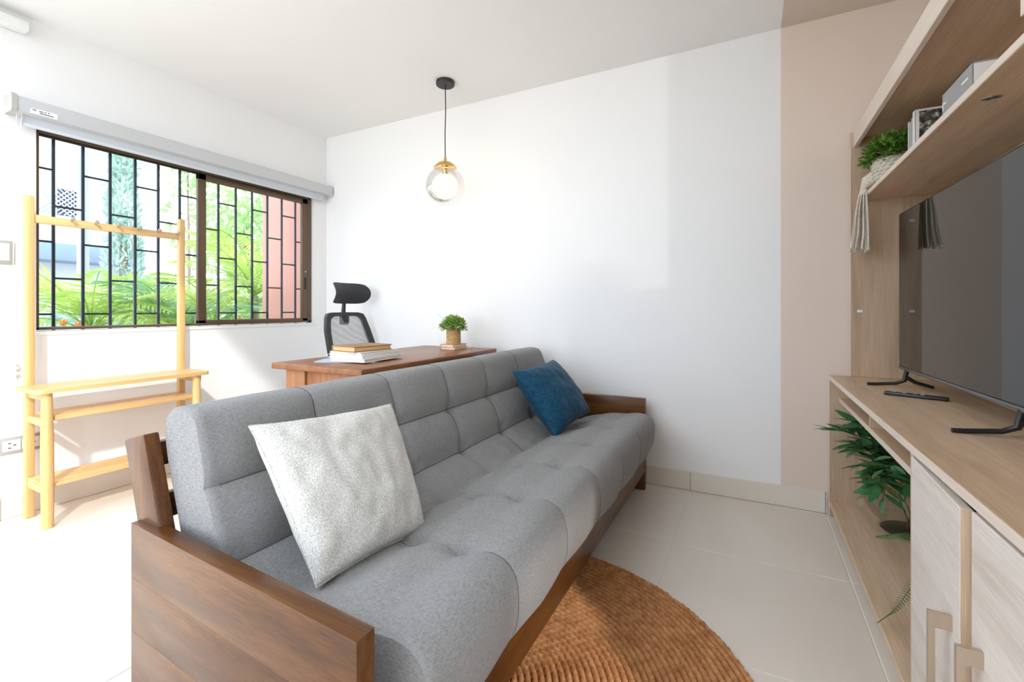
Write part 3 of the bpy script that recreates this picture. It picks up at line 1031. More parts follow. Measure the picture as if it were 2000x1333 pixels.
# fold line sinks between the dimples, with a few wrinkles
D -= 0.014 * gs(SS - rowC, 0.018) * (0.6 + 0.4 * np.sin(YY * 23.0) * np.sin(YY * 9.1))
wr = np.zeros_like(SS)
for i in range(SS.shape[0]):
    for j in range(0, SS.shape[1]):
        wr[i, j] = noise.noise((S[i] * 5.0, YS[j] * 3.2, 1.7)) * 0.006 + noise.noise((S[i] * 15.0, YS[j] * 11.0, 4.7)) * 0.0022
D += wr * (0.35 + 0.65 * front)
fold = gs(SS - rowC, 0.10)
for i in range(SS.shape[0]):
    if fold[i, 0] > 0.03:
        for j in range(SS.shape[1]):
            D[i, j] += fold[i, j] * noise.noise((S[i] * 16.0 + 3 * YS[j], YS[j] * 17.0, 9.1)) * 0.008
# wavy lower hem at the front
hem = gs(SS - s_of((-0.472, 0.262)), 0.035)
D += hem * 0.003 * np.sin(YY * 19)
# rounded ends
de = np.minimum(YY - Y0, Y1 - YY)
rd = 0.012
D -= np.where(de < rd, rd - np.sqrt(np.maximum(rd ** 2 - (rd - de) ** 2, 0)), 0) * 0.7
# the right end of the seat sits a little higher and fuller
VX = px[:, None] + nx[:, None] * D
VZ = pz_[:, None] + nz_[:, None] * D
# seat and back lean slightly lower towards the far end at the front
VZ += np.where(VX > -0.9, -0.018 * np.clip((YY - 1.6) / 0.95, 0, 1), 0)
ns, nyy = SS.shape
g = G()
g.v = [(VX[i, j], YY[i, j], VZ[i, j]) for i in range(ns) for j in range(nyy)]
F = []
for i in range(ns):
    i2 = (i + 1) % ns
    for j in range(nyy - 1):
        F.append((i * nyy + j, i * nyy + j + 1, i2 * nyy + j + 1, i2 * nyy + j))
g.f = F
# end caps: rings shrinking to the spine of the L shape
for j, sg in ((0, -1), (nyy - 1, 1)):
    g.f.append(tuple(i * nyy + j for i in (range(ns) if sg > 0 else reversed(range(ns)))))
mat_o = part('mattress', g, FUTON, sf, 60)
bm = bmesh.new()
bm.from_mesh(mat_o.data)
bmesh.ops.recalc_face_normals(bm, faces=bm.faces[:])
big = [f for f in bm.faces if len(f.verts) > 4]
bmesh.ops.triangulate(bm, faces=big)
bm.to_mesh(mat_o.data)
bm.free()


def surf(s, y, off=0.0):
    i = int(np.argmin(np.abs(S - s)))
    j = int(np.argmin(np.abs(YS - y)))
    return (VX[i, j] + nx[i] * off, y, VZ[i, j] + nz_[i] * off)


for c in cols:
    for a, b_ in ((sTop - 0.03, rowsB[1] + 0.02), (rowC + 0.02, rowsS[0] - 0.02), (rowsS[1] + 0.01, sEnd - 0.03)):
        part('seam', G().tube([surf(s, c, 0.0004) for s in S if a <= s <= b_], 0.0012, 5), SEAM, mat_o, 60)
for r in rowsB:
    part('seam', G().tube([surf(r, y, 0.0002) for y in YS[3:-3]], 0.0016, 5), SEAM, mat_o, 60)
for y, off in ((Y0 + 0.004, 0.0012), (Y1 - 0.004, 0.0012)):
    part('edge_seam', G().tube([surf(s, y, off) for s in S if sTop - .08 <= s <= sEnd], 0.0015, 5), SEAM, mat_o, 60)


# ------------------------------------------------------------------ cushions
def cushion(corners, thick, mat_, nm, label, pinch=0.06, seed=1, n=34, wr_amp=0.004):
    """corners TL, TR, BR, BL in world space; bulges both ways along the face normal"""
    TL, TR, BR, BL = (Vector(c) for c in corners)
    nrm = (TR - TL).cross(BL - TL).normalized()
    cen = (TL + TR + BR + BL) / 4
    V = []
    for side in (1, -1):
        for i in range(n + 1):
            for j in range(n + 1):
                u, v = i / n, j / n
                a, b_ = 2 * u - 1, 2 * v - 1
                a2 = a * (1 - pinch * (1 - b_ * b_) * abs(a) ** 2)
                b2 = b_ * (1 - pinch * (1 - a * a) * abs(b_) ** 2)
                uu, vv = (a2 + 1) / 2, (b2 + 1) / 2
                p = TL.lerp(TR, uu).lerp(BL.lerp(BR, uu), vv)
                e = max(0.0, (1 - a * a)) ** 0.42 * max(0.0, (1 - b_ * b_)) ** 0.42
                w = noise.noise((a * 2.3 + seed, b_ * 2.3, side * 3.0)) * wr_amp * 2 + noise.noise((a * 6 + seed, b_ * 4.0, side * 3.0 + 7)) * wr_amp
                edge = min(1.0, (1 - abs(a)) * 6) * min(1.0, (1 - abs(b_)) * 6)
                V.append(p + nrm * side * (thick / 2 * e + w * edge + 0.0012))
    m2 = (n + 1) ** 2
    F = []
    for i in range(n):
        for j in range(n):
            a = i * (n + 1) + j
            F.append((a, a + 1, a + n + 2, a + n + 1))
            F.append((m2 + a, m2 + a + n + 1, m2 + a + n + 2, m2 + a + 1))
    ed = [i * (n + 1) for i in range(n + 1)] + [n * (n + 1) + j for j in range(1, n + 1)] + [i * (n + 1) + n for i in range(n - 1, -1, -1)] + list(range(n - 1, 0, -1))
    for a, b_ in zip(ed, ed[1:] + ed[:1]):
        F.append((a, b_, b_ + m2, a + m2))
    g = G()
    g.v, g.f = [tuple(p) for p in V], F
    t = thing(nm, label, 'cushion', tuple(cen))
    cv = part('cover', g, mat_, t, 60)
    bm = bmesh.new()
    bm.from_mesh(cv.data)
    bmesh.ops.recalc_face_normals(bm, faces=bm.faces[:])
    bm.to_mesh(cv.data)
    bm.free()
    sm = G().tube([(Vector(V[a]) + Vector(V[a + m2])) / 2 for a in ed + ed[:1]], 0.0022, 6, False)
    part('edge_seam', sm, mat_, t, 60)
    return t


cushion([(-1.008, 0.652, 0.735), (-0.99, 1.095, 0.705), (-0.795, 1.015, 0.392), (-0.790, 0.655, 0.428)], 0.145, CREAM,
        'throw_cushion', 'cream boucle square cushion near the left arm of the sofa', 0.05, 3, 44, 0.006)
cushion([(-1.03, 2.0, 0.695), (-0.975, 2.385, 0.715), (-0.755, 2.36, 0.455), (-0.80, 1.985, 0.402)], 0.165, NAVY,
        'throw_cushion', 'dark teal blue cushion near the right arm of the sofa', 0.07, 9)

# ------------------------------------------------------------------ jute rug
rgm, rgn, rgb_ = mat_base('jute_braid')
_f = noise_tex(rgn, coords(rgn), 38, 4, 0.6)
_c = ramp(rgn, _f, [(0.3, (0.40, 0.17, 0.065)), (0.5, (0.58, 0.27, 0.11)), (0.72, (0.72, 0.38, 0.17))])
_f2 = noise_tex(rgn, coords(rgn), 420, 3, 0.7)
_c2 = mixc(rgn, _c, ramp(rgn, _f2, [(0.35, (0.72, 0.72, 0.72)), (0.65, (1, 1, 1))]), 1.0)
rgn.links.new(_c2, rgb_.inputs['Base Color'])
setp(rgb_, rough=0.95, spec=0.15)
bump(rgn, rgb_, _f2, 0.5, 0.002)
RR, RC = 0.722, (-0.638, 1.057)
pitch = 0.0185
nring = int(RR / pitch)
g = G()
V, F = [], []
NA = 900
prof_off = (-0.5, -0.28, 0.0, 0.28)
nrad = nring * 4
th = np.linspace(0, 2 * pi, NA, endpoint=False)
for q in range(nrad + 1):
    k, sub = divmod(q, 4)
    fr_ = prof_off[sub]
    r0 = (k + 0.5 + fr_) * pitch + 0.002
    rad = r0 + pitch * th / (2 * pi)            # a true spiral
    hgt = 0.0005 + 0.0115 * sqrt(max(0.0, 1 - (2 * fr_) ** 2))
    tw_ = np.sin(th * max(6, round(2 * pi * (k + .5) * pitch / 0.023)) + fr_ * 7.5 + k * 1.9)
    zz = 0.002 + hgt + tw_ * (0.0019 if sub in (1, 2, 3) else 0.0)
    rad = np.minimum(rad, RR + 0.004 * np.sin(th * 31) + 0.003 * np.sin(th * 83))
    for t_, r_, z_ in zip(th, rad, zz):
        V.append((RC[0] + r_ * cos(t_), RC[1] + r_ * sin(t_), max(0.0015, z_) if q < nrad else 0.001))
for q in range(nrad):
    for a in range(NA - 1):
        F.append((q * NA + a, q * NA + a + 1, (q + 1) * NA + a + 1, (q + 1) * NA + a))
    if q + 4 <= nrad:   # the spiral's seam joins each ring to the next
        a = NA - 1
        q3 = q + 4
        if q3 + 1 <= nrad:
            F.append((q * NA + a, q3 * NA, (q3 + 1) * NA, (q + 1) * NA + a))
g.v, g.f = V, F
rug = part('jute_rug', g, rgm, None, 80, origin=(RC[0], RC[1], 0.0))
tag(rug, 'round braided orange brown jute rug in front of the sofa', 'rug')

# ------------------------------------------------------------------ media console
XQ = 0.338
mc = thing('media_console', 'light oak media console with open niche and two doors along the right wall', 'console', (0.55, 1.7, 0))
CY0, CY1 = 0.735, 2.69


def oak(nm, lo, hi, m=OAK_Y, par=None):
    return part(nm, G().box(lo, hi, 0.0012, seg=1), m, par or mc)


oak('top_panel', (XQ, CY0, 0.660), (0.765, CY1, 0.680))
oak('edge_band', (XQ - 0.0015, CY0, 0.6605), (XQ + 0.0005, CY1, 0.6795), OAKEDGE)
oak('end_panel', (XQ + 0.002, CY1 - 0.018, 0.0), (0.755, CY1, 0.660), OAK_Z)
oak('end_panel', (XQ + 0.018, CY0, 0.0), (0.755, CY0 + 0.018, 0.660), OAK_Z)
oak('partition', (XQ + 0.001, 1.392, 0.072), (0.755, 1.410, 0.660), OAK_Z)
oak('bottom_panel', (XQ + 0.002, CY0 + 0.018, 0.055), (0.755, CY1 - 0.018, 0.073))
oak('back_panel', (0.755, CY0, 0.05), (0.765, CY1, 0.660))
oak('niche_shelf', (0.380, 1.410, 0.556), (0.755, CY1 - 0.018, 0.575))
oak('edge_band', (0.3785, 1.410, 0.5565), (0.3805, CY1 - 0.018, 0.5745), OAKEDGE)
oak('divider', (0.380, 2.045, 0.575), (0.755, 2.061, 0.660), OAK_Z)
oak('plinth', (0.42, CY0 + 0.018, 0.0), (0.438, CY1 - 0.018, 0.055))
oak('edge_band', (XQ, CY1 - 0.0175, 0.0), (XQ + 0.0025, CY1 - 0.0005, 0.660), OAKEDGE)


def door(y0, y1, rot, piv, hy, nm='door'):
    Rm = Matrix.Rotation(rot, 3, 'Z')
    pv = (XQ + 0.018, piv, 0)
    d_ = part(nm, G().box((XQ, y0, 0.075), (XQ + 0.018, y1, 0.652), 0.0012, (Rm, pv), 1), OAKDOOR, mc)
    part('edge_band', G().box((XQ + 0.0006, y0 - 0.0008, 0.076), (XQ + 0.0174, y0 + 0.0004, 0.651), 0, (Rm, pv)), OAK_Z, d_, 0)
    h = G()
    xa, xb = XQ - 0.034, XQ
    out_ = [(xb, 0.440), (xa, 0.440), (xa, 0.240), (xb, 0.240), (xb, 0.268), (xa + 0.010, 0.268), (xa + 0.010, 0.412), (xb, 0.412)]
    h.prism(out_, 'Y', hy - 0.005, hy + 0.005)
    h.v = [tuple(Rm @ (Vector(p) - Vector(pv)) + Vector(pv)) for p in h.v]
    # outward-facing winding for the concave profile
    hb = part('handle', h, HANDLE, d_, 0)
    bm = bmesh.new()
    bm.from_mesh(hb.data)
    bmesh.ops.recalc_face_normals(bm, faces=bm.faces[:])
    bmesh.ops.triangulate(bm, faces=bm.faces[:])
    bm.to_mesh(hb.data)
    bm.free()


OAKDOOR = wood('oak_laminate_door_lit', (0.62, 0.54, 0.47), (0.73, 0.66, 0.60), (0.79, 0.73, 0.68), 'Y', 0.36, 0.0, 15, 0.18, 0.07)  # same oak, paled: cool daylight on the doors is in the colour
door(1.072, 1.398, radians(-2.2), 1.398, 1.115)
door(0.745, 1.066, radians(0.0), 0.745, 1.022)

# ------------------------------------------------------------------ hutch over the console
hu = thing('wall_hutch', 'light oak hutch with an upper shelf standing on the media console', 'hutch', (0.58, 1.7, 0.6805))
XHF = 0.433
HB = 0.735
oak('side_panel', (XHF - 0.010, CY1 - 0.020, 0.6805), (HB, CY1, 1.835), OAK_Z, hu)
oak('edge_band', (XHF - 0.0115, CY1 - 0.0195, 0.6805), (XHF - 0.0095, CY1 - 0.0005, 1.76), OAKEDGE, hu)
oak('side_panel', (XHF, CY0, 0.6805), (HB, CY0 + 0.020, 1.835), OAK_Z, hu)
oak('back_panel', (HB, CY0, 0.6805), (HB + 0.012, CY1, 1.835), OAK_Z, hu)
oak('shelf', (0.464, CY0 + 0.020, 1.507), (HB, CY1 - 0.020, 1.527), OAK_Y, hu)
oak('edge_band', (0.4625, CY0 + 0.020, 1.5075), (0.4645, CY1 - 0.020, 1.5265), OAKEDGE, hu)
oak('top_panel', (0.450, CY0 + 0.020, 1.803), (HB, CY1 - 0.020, 1.835), OAK_Y, hu)
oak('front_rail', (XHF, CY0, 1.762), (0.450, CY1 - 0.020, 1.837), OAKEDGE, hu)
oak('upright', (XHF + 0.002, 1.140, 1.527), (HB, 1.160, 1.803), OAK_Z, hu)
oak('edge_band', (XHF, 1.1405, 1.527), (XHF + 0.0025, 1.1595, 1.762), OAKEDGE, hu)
cam_br = G().prism([(0.494, 1.507), (0.503, 1.512), (0.508, 1.518), (0.516, 1.516), (0.530, 1.508), (0.530, 1.500), (0.519, 1.494), (0.510, 1.492), (0.503, 1.499), (0.494, 1.502)], 'Z', 1.5045, 1.5069)
cbk = part('cable_bracket', cam_br, STEEL, hu, 0)
for x_ in (0.508, 0.521):
    part('bracket_screw', G().tube([(x_, 1.505, 1.5038), (x_, 1.505, 1.5048)], 0.003, 8), DARKB, cbk, 0)
for z in (0.99, 1.40):
    part('cam_cover', G().box((0.448, CY1 - 0.0215, z - 0.006), (0.468, CY1 - 0.0195, z + 0.006), 0.001, seg=1), PVC, hu)

# ------------------------------------------------------------------ television
ty1, ty0 = 2.485, 1.36
tva = atan2(0.589 - 0.560, 2.485 - 1.559)
tv = thing('television', 'flat black television standing on the console under the hutch shelf', 'television', (0.560, ty1, 0.0), tva)
L_ = ty1 - ty0
# local: screen plane x = 0, y from 0 to -L
part('back_shell', G().box((0.012, -L_ + 0.03, 0.78), (0.045, -0.03, 1.37), 0.012), BLACK, tv, local=True)
part('panel', G().box((0.001, -L_, 0.750), (0.014, 0, 1.402), 0.002), BLACK, tv, local=True)
part('screen', G().box((-0.0006, -L_ + 0.004, 0.762), (0.0012, -0.004, 1.397)), SCREEN, tv, 0, local=True)
part('lower_bezel', G().box((-0.002, -L_, 0.748), (0.012, 0, 0.760), 0.002), BEZEL, tv, local=True)
for fy in (-0.075, -0.90):
    x = 0.006
    ft = G()
    ft.tube([(-0.125, fy, 0.6865), (-0.10, fy, 0.687), (-0.03, fy - 0.002, 0.694), (-0.003, fy - 0.006, 0.708), (0.004, fy - 0.01, 0.752)], [0.0058, 0.0064, 0.0068, 0.0085, 0.0085], 10)
    ft.tube([(0.002, fy - 0.008, 0.722), (0.03, fy - 0.012, 0.703), (0.085, fy - 0.02, 0.6875)], [0.0085, 0.0075, 0.0062], 10)
    part('foot', ft, BLACK, tv, 50, local=True)

rm = thing('remote_control', 'slim black remote control lying in front of the television', 'remote', (0.53, 2.145, 0.6805), atan2(2.11 - 2.177, 0.611 - 0.449))
part('body', G().box((-0.088, -0.018, 0.0), (0.088, 0.018, 0.012), 0.004), BLACK, rm, local=True)
for k, (bx, by) in enumerate([(-0.06, 0), (-0.03, -0.008), (-0.03, 0.008), (0.0, 0.0), (0.02, -0.008), (0.02, 0.008)]):
    part('button', G().box((bx - 0.006, by - 0.003, 0.0115), (bx + 0.006, by + 0.003, 0.0135), 0.001, seg=1), PVCG, rm, local=True)

# ------------------------------------------------------------------ things on the hutch shelf
ZS = 1.5272


def upright_book(nm, label, x0, x1, y0, y1, h, cover, cat='book'):
    t = thing(nm, label, cat, ((x0 + x1) / 2, (y0 + y1) / 2, ZS), 0, 'books standing on the hutch shelf')
    c = 0.002
    cv = G()
    cv.box((x0, y0, ZS), (x1, y0 + c, ZS + h), 0.0005, seg=1)
    cv.box((x0, y1 - c, ZS), (x1, y1, ZS + h), 0.0005, seg=1)
    cv.box((x0, y0, ZS), (x0 + c, y1, ZS + h), 0.0005, seg=1)
    part('cover', cv, cover, t)
    part('pages', G().box((x0 + c, y0 + c, ZS + 0.002), (x1 - 0.004, y1 - c, ZS + h - 0.004)), PAPER, t, 0)
    return t


upright_book('book', 'thin pale book leftmost of the upright books on the hutch shelf', 0.54, 0.70, 2.262, 2.276, 0.190, PAPERW)
upright_book('book', 'black spined book in the middle of the upright books', 0.545, 0.70, 2.234, 2.259, 0.192, DARKB)
upright_book('book', 'narrow white book between the black book and the photo cover book', 0.540, 0.70, 2.222, 2.233, 0.190, PAPERW)
cb = upright_book('book', 'cream spined book with a black and white photo cover on the hutch shelf', 0.540, 0.70, 2.190, 2.219, 0.208, PAPERW)
# printed cover photo: grain in black and white
pm, pn, pb = mat_base('cover_photograph')
_v = nn(pn, 'ShaderNodeTexVoronoi')
pn.links.new(coords(pn, (60, 60, 45)), _v.inputs['Vector'])
_v.inputs['Scale'].default_value = 1.0
_c = ramp(pn, noise_tex(pn, coords(pn, (1, 1, 1)), 45, 5, 0.7), [(0.42, (0.02, 0.022, 0.02)), (0.52, (0.12, 0.12, 0.10)), (0.62, (0.62, 0.60, 0.54))])
pn.links.new(_c, pb.inputs['Base Color'])
ph = G()
ph.box((0.552, 2.1892, ZS + 0.098), (0.694, 2.1902, ZS + 0.200))
ph.box((0.552, 2.1892, ZS + 0.006), (0.694, 2.1902, ZS + 0.092))
part('cover_photo', ph, pm, cb, 0)


def text_mesh(body, size, nm, mat_, M, parent):
    cu = bpy.data.curves.new(nm, 'FONT')
    cu.body = body
    cu.size = size
    cu.extrude = 0.0003
    tmp = bpy.data.objects.new(nm + '_tmp', cu)
    COL.objects.link(tmp)
    dg = bpy.context.evaluated_depsgraph_get()
    me = bpy.data.meshes.new_from_object(tmp.evaluated_get(dg))
    bpy.data.objects.remove(tmp)
    g = G()
    g.v = [tuple(M @ v.co) for v in me.vertices]
    g.f = [tuple(p.vertices) for p in me.polygons]
    bpy.data.meshes.remove(me)
    return part(nm, g, mat_, parent, 0)


text_mesh('PL', 0.030, 'cover_title', INKW, Matrix.Translation((0.605, 2.1888, ZS + 0.118)) @ Matrix.Rotation(pi / 2, 4, 'X'), cb)

tb_ = thing('book', 'thick grey book lying flat on the hutch shelf', 'book', (0.58, 1.63, ZS))
gx0, gx1, gy0, gy1, gh = 0.487, 0.69, 1.535, 1.730, 0.085
cv = G()
cv.box((gx0, gy0, ZS), (gx1, gy1, ZS + 0.004), 0.0008, seg=1)
cv.box((gx0, gy0, ZS + gh - 0.004), (gx1, gy1, ZS + gh), 0.0008, seg=1)
cv.box((gx0, gy0, ZS), (gx0 + 0.004, gy1, ZS + gh), 0.0008, seg=1)
part('cover', cv, GREYB, tb_)
part('pages', G().box((gx0 + 0.0035, gy0 + 0.001, ZS + 0.0035), (gx1 - 0.004, gy1 - 0.002, ZS + gh - 0.0035)), PAPERW, tb_, 0)
for y0, y1, z0, z1 in ((1.555, 1.595, 0.052, 0.056), (1.700, 1.718, 0.050, 0.054), (1.723, 1.727, 0.035, 0.060)):
    part('spine_print', G().box((gx0 - 0.0006, y0, ZS + z0), (gx0 + 0.0005, y1, ZS + z1)), INKW, tb_, 0)

# plant in macrame pot with tassel
sx_, sy_ = 0.545, 2.46
sp_ = thing('potted_plant', 'bushy green plant in a cream macrame pot at the left end of the hutch shelf', 'plant', (sx_, sy_, ZS))
part('pot', G().lathe([(0, ZS), (0.058, ZS), (0.072, ZS + 0.05), (0.080, ZS + 0.10), (0.074, ZS + 0.10), (0.066, ZS + 0.05), (0.0, ZS + 0.05)], (sx_, sy_, 0), 32), PVC, sp_, 50)
cov = part('macrame_cover', G().lathe([(0.060, ZS), (0.0735, ZS + 0.03), (0.078, ZS + 0.06), (0.083, ZS + 0.102), (0.079, ZS + 0.103)], (sx_, sy_, 0), 40), COTTON, sp_, 60)
kn = G()
for row in range(7):
    for k in range(22):
        a = 2 * pi * (k + 0.5 * (row % 2)) / 22
        z = ZS + 0.010 + row * 0.0145
        r = np.interp(z - ZS, [0, 0.03, 0.06, 0.102], [0.060, 0.0735, 0.078, 0.083])
        c0 = Vector((sx_ + r * cos(a), sy_ + r * sin(a), z))
        tdir = Vector((-sin(a), cos(a), 0))
        kn.tube([c0 - tdir * 0.009 - Vector((0, 0, .004)), c0 + Vector((cos(a) * .003, sin(a) * .003, 0)), c0 + tdir * 0.009 + Vector((0, 0, .004))], [0.002, 0.0045, 0.002], 6)
part('knots', kn, COTTON, cov, 60, stuff=True)
hk = G()
for k in range(26):
    a, r = random.uniform(0, 2 * pi), random.uniform(0, 0.03)
foliage((sx_, sy_, ZS + 0.105), 0.115, 0.105, 900, 0.030, 0.018, LEAF_SHELF, 'foliage', sp_, -0.01)
# tassel of cords hanging over the shelf's front edge
tx, ty_ = 0.452, 2.545
ts = part('tassel_head', G().tube([(0.50, 2.50, ZS + 0.06), (0.462, 2.53, ZS + 0.035), (tx, ty_, ZS + 0.012), (tx - 0.001, ty_, ZS - 0.02)], [0.030, 0.028, 0.014, 0.020], 14), COTTON, sp_, 60)
for k in range(40):
    a = 2 * pi * k / 40 * 3.1
    r1 = 0.005 + 0.019 * sqrt((k + .5) / 40)
    r2 = r1 * 2.1
    zb = 1.262 + random.uniform(-0.008, 0.010)
    p = [(tx + r1 * .8 * cos(a), ty_ + r1 * .8 * sin(a), ZS - 0.012),
         (tx - .001 + r1 * 1.35 * cos(a), ty_ + r1 * 1.35 * sin(a), ZS - 0.09),
         (tx - .003 + r2 * .85 * cos(a + .1), ty_ + r2 * .85 * sin(a + .1), 1.33),
         (tx - .004 + r2 * cos(a), ty_ + r2 * sin(a), zb + 0.01),
         (tx - .004 + r2 * 1.12 * cos(a), ty_ + r2 * 1.12 * sin(a), zb)]
    p = [(min(x, 0.4605), y, z) for x, y, z in p]
    part('cord', G().tube(p, [0.0026, 0.0026, 0.0026, 0.0026, 0.0038], 6), COTTON, ts, 60)

# ------------------------------------------------------------------ niche: glass bowl with branches, fern in blue pot
ZN = 0.0732
bxc, byc = 0.590, 2.45
vs_ = thing('glass_vase', 'round clear glass bowl vase holding leafy branches in the console niche', 'vase', (bxc, byc, ZN))
bw = [(0.001, ZN + 0.001), (0.085, ZN + 0.001), (0.105, ZN + 0.010)]
RB = 0.160
bw += [(RB * cos(t), ZN + 0.145 + 0.138 * sin(t)) for t in np.linspace(radians(-52), radians(52), 22)]
bw += [(0.098, ZN + 0.262), (0.102, ZN + 0.272)]
part('bowl', G().lathe(bw, (bxc, byc, 0), 56), BOWLG, vs_, 80)
part('rim', G().lathe([(0.098, ZN + 0.270), (0.103, ZN + 0.270), (0.104, ZN + 0.275), (0.098, ZN + 0.275), (0.098, ZN + 0.270)], (bxc, byc, 0), 56), BOWLG, vs_, 50)
part('foot', G().lathe([(0.0, ZN), (0.092, ZN), (0.100, ZN + 0.006), (0.088, ZN + 0.012), (0.0, ZN + 0.012)], (bxc, byc, 0), 48), pane_glass('thick_base_glass', (0.62, 0.70, 0.70), 0.6), vs_, 50)

lg = G()
Lf, Wf = 1.0, 0.42
Vl, Fl = [], []
nl = 8
for i in range(nl + 1):
    t = i / nl
    w = Wf * .5 * (sin(pi * min(1, t * 0.98 + 0.02)) ** 0.75) * (1 - 0.25 * t) if 0 < i < nl else 0.008
    z0 = -0.16 * t * t
    Vl += [(t, -w, z0 + 0.10 * w), (t, 0, z0 - 0.02 * sin(pi * t)), (t, w, z0 + 0.10 * w)]
for i in range(nl):
    a = 3 * i
    Fl += [(a, a + 1, a + 4, a + 3), (a + 1, a + 2, a + 5, a + 4)]
lg.add(Vl, Fl)
leaf_me = {}
for key, mt in (('a', LEAF_RUSCUS), ('b', LEAF_PALE)):
    q = G()
    q.v, q.f = list(lg.v), list(lg.f)
    leaf_me[key] = q.mesh('leaf', mt, 60)


def put_leaf(parent, base, d, up, L, w, key='a'):
    d = Vector(d).normalized()
    s = Vector(up).cross(d)
    if s.length < 1e-3:
        s = d.orthogonal()
    s.normalize()
    u = d.cross(s)
    Rm = Matrix((d, s, u)).transposed().to_4x4()
    o = bpy.data.objects.new('leaf', leaf_me[key])
    put(o, parent)
    M = MW[parent.name].inverted() @ Matrix.Translation(base) @ Rm @ Matrix.Diagonal((L, w / 0.42, L, 1))
    o.matrix_local = M
    return o


branches = [
    ([(0.55, 2.30, 0.22), (0.48, 2.28, 0.38), (0.42, 2.22, 0.42), (0.39, 2.14, 0.40)], 12),
    ([(0.56, 2.35, 0.22), (0.49, 2.38, 0.40), (0.42, 2.42, 0.42), (0.38, 2.46, 0.40)], 12),
    ([(0.55, 2.28, 0.22), (0.48, 2.18, 0.39), (0.43, 2.10, 0.40), (0.40, 2.04, 0.37)], 12),
    ([(0.57, 2.36, 0.22), (0.52, 2.38, 0.44), (0.45, 2.44, 0.50), (0.40, 2.46, 0.51)], 10),  # (control points, leaf count)
    ([(0.56, 2.32, 0.20), (0.52, 2.36, 0.38), (0.44, 2.42, 0.445), (0.37, 2.48, 0.46), (0.315, 2.535, 0.452)], 15),
    ([(0.57, 2.33, 0.20), (0.52, 2.42, 0.38), (0.46, 2.49, 0.46), (0.41, 2.52, 0.50)], 10),
    ([(0.55, 2.31, 0.20), (0.50, 2.30, 0.38), (0.43, 2.32, 0.44), (0.38, 2.36, 0.44)], 11),
    ([(0.57, 2.30, 0.20), (0.53, 2.22, 0.38), (0.47, 2.14, 0.43), (0.42, 2.08, 0.42)], 11),
    ([(0.55, 2.32, 0.20), (0.50, 2.20, 0.39), (0.44, 2.10, 0.38), (0.41, 2.02, 0.33)], 11),
    ([(0.58, 2.34, 0.20), (0.59, 2.30, 0.40), (0.56, 2.26, 0.48), (0.53, 2.20, 0.51)], 10),
    ([(0.56, 2.34, 0.20), (0.50, 2.36, 0.40), (0.43, 2.34, 0.44), (0.39, 2.30, 0.43)], 10),
    ([(0.58, 2.31, 0.20), (0.56, 2.20, 0.38), (0.52, 2.10, 0.42), (0.48, 2.00, 0.40)], 10),
    ([(0.57, 2.33, 0.20), (0.55, 2.40, 0.40), (0.50, 2.46, 0.46), (0.47, 2.50, 0.50)], 9),
]
for bi, (cp, nl_) in enumerate(branches):
    P = [Vector(p) for p in cp]
    P[0] = Vector((bxc + random.uniform(-.04, .04), byc + random.uniform(-.04, .04), 0.20))
    dv = Vector((P[1].x - bxc, P[1].y - byc))
    dv = dv * min(1.0, 0.075 / max(dv.length, 1e-4))
    P.insert(1, Vector((bxc + dv.x, byc + dv.y, 0.355)))
    pts = []
    for i in range(len(P) - 1):
        for t in np.linspace(0, 1, 6, endpoint=False):
            pts.append(P[i].lerp(P[i + 1], t))
    pts.append(P[-1])
    for _ in range(3):
        pts = [pts[0]] + [(pts[i - 1] + pts[i] * 2 + pts[i + 1]) / 4 for i in range(1, len(pts) - 1)] + [pts[-1]]
    br = part('branch', G().tube([Vector((bxc, byc, ZN + 0.02)) + Vector((random.gauss(0, .02), random.gauss(0, .02), 0))] + pts, [0.0024] + [0.0024 - 0.0014 * i / len(pts) for i in range(len(pts))], 6), STEM, vs_, 60)
    m0 = int(len(pts) * 0.34)
    nl_ = int(nl_ * 1.7)
    for k in range(nl_):
        i = min(len(pts) - 1, int(m0 + (len(pts) - 1 - m0) * (k + .5) / nl_))
        tdir = (pts[min(i + 1, len(pts) - 1)] - pts[max(i - 1, 0)]).normalized()
        sd = 1 if k % 2 else -1
        side = tdir.cross(Vector((0, 0, 1))).normalized() * sd
        d = tdir * 0.55 + side * 0.85 + Vector((0, 0, random.uniform(-.25, .6)))
        if k == nl_ - 1:
            d = tdir
        L = random.uniform(0.068, 0.105)
        b0 = pts[i]
        tip = b0 + d.normalized() * L
        if tip.y > 2.655 or tip.z > 0.552 and tip.x > 0.37:
            d = Vector((d.x - 0.4, -abs(d.y), -abs(d.z)))
        put_leaf(br, b0, d, Vector((random.gauss(0, .35), random.gauss(0, .35), 1)), L, L * random.uniform(.36, .46), 'b' if (bi in (2, 8) and k % 3 == 0) else 'a')

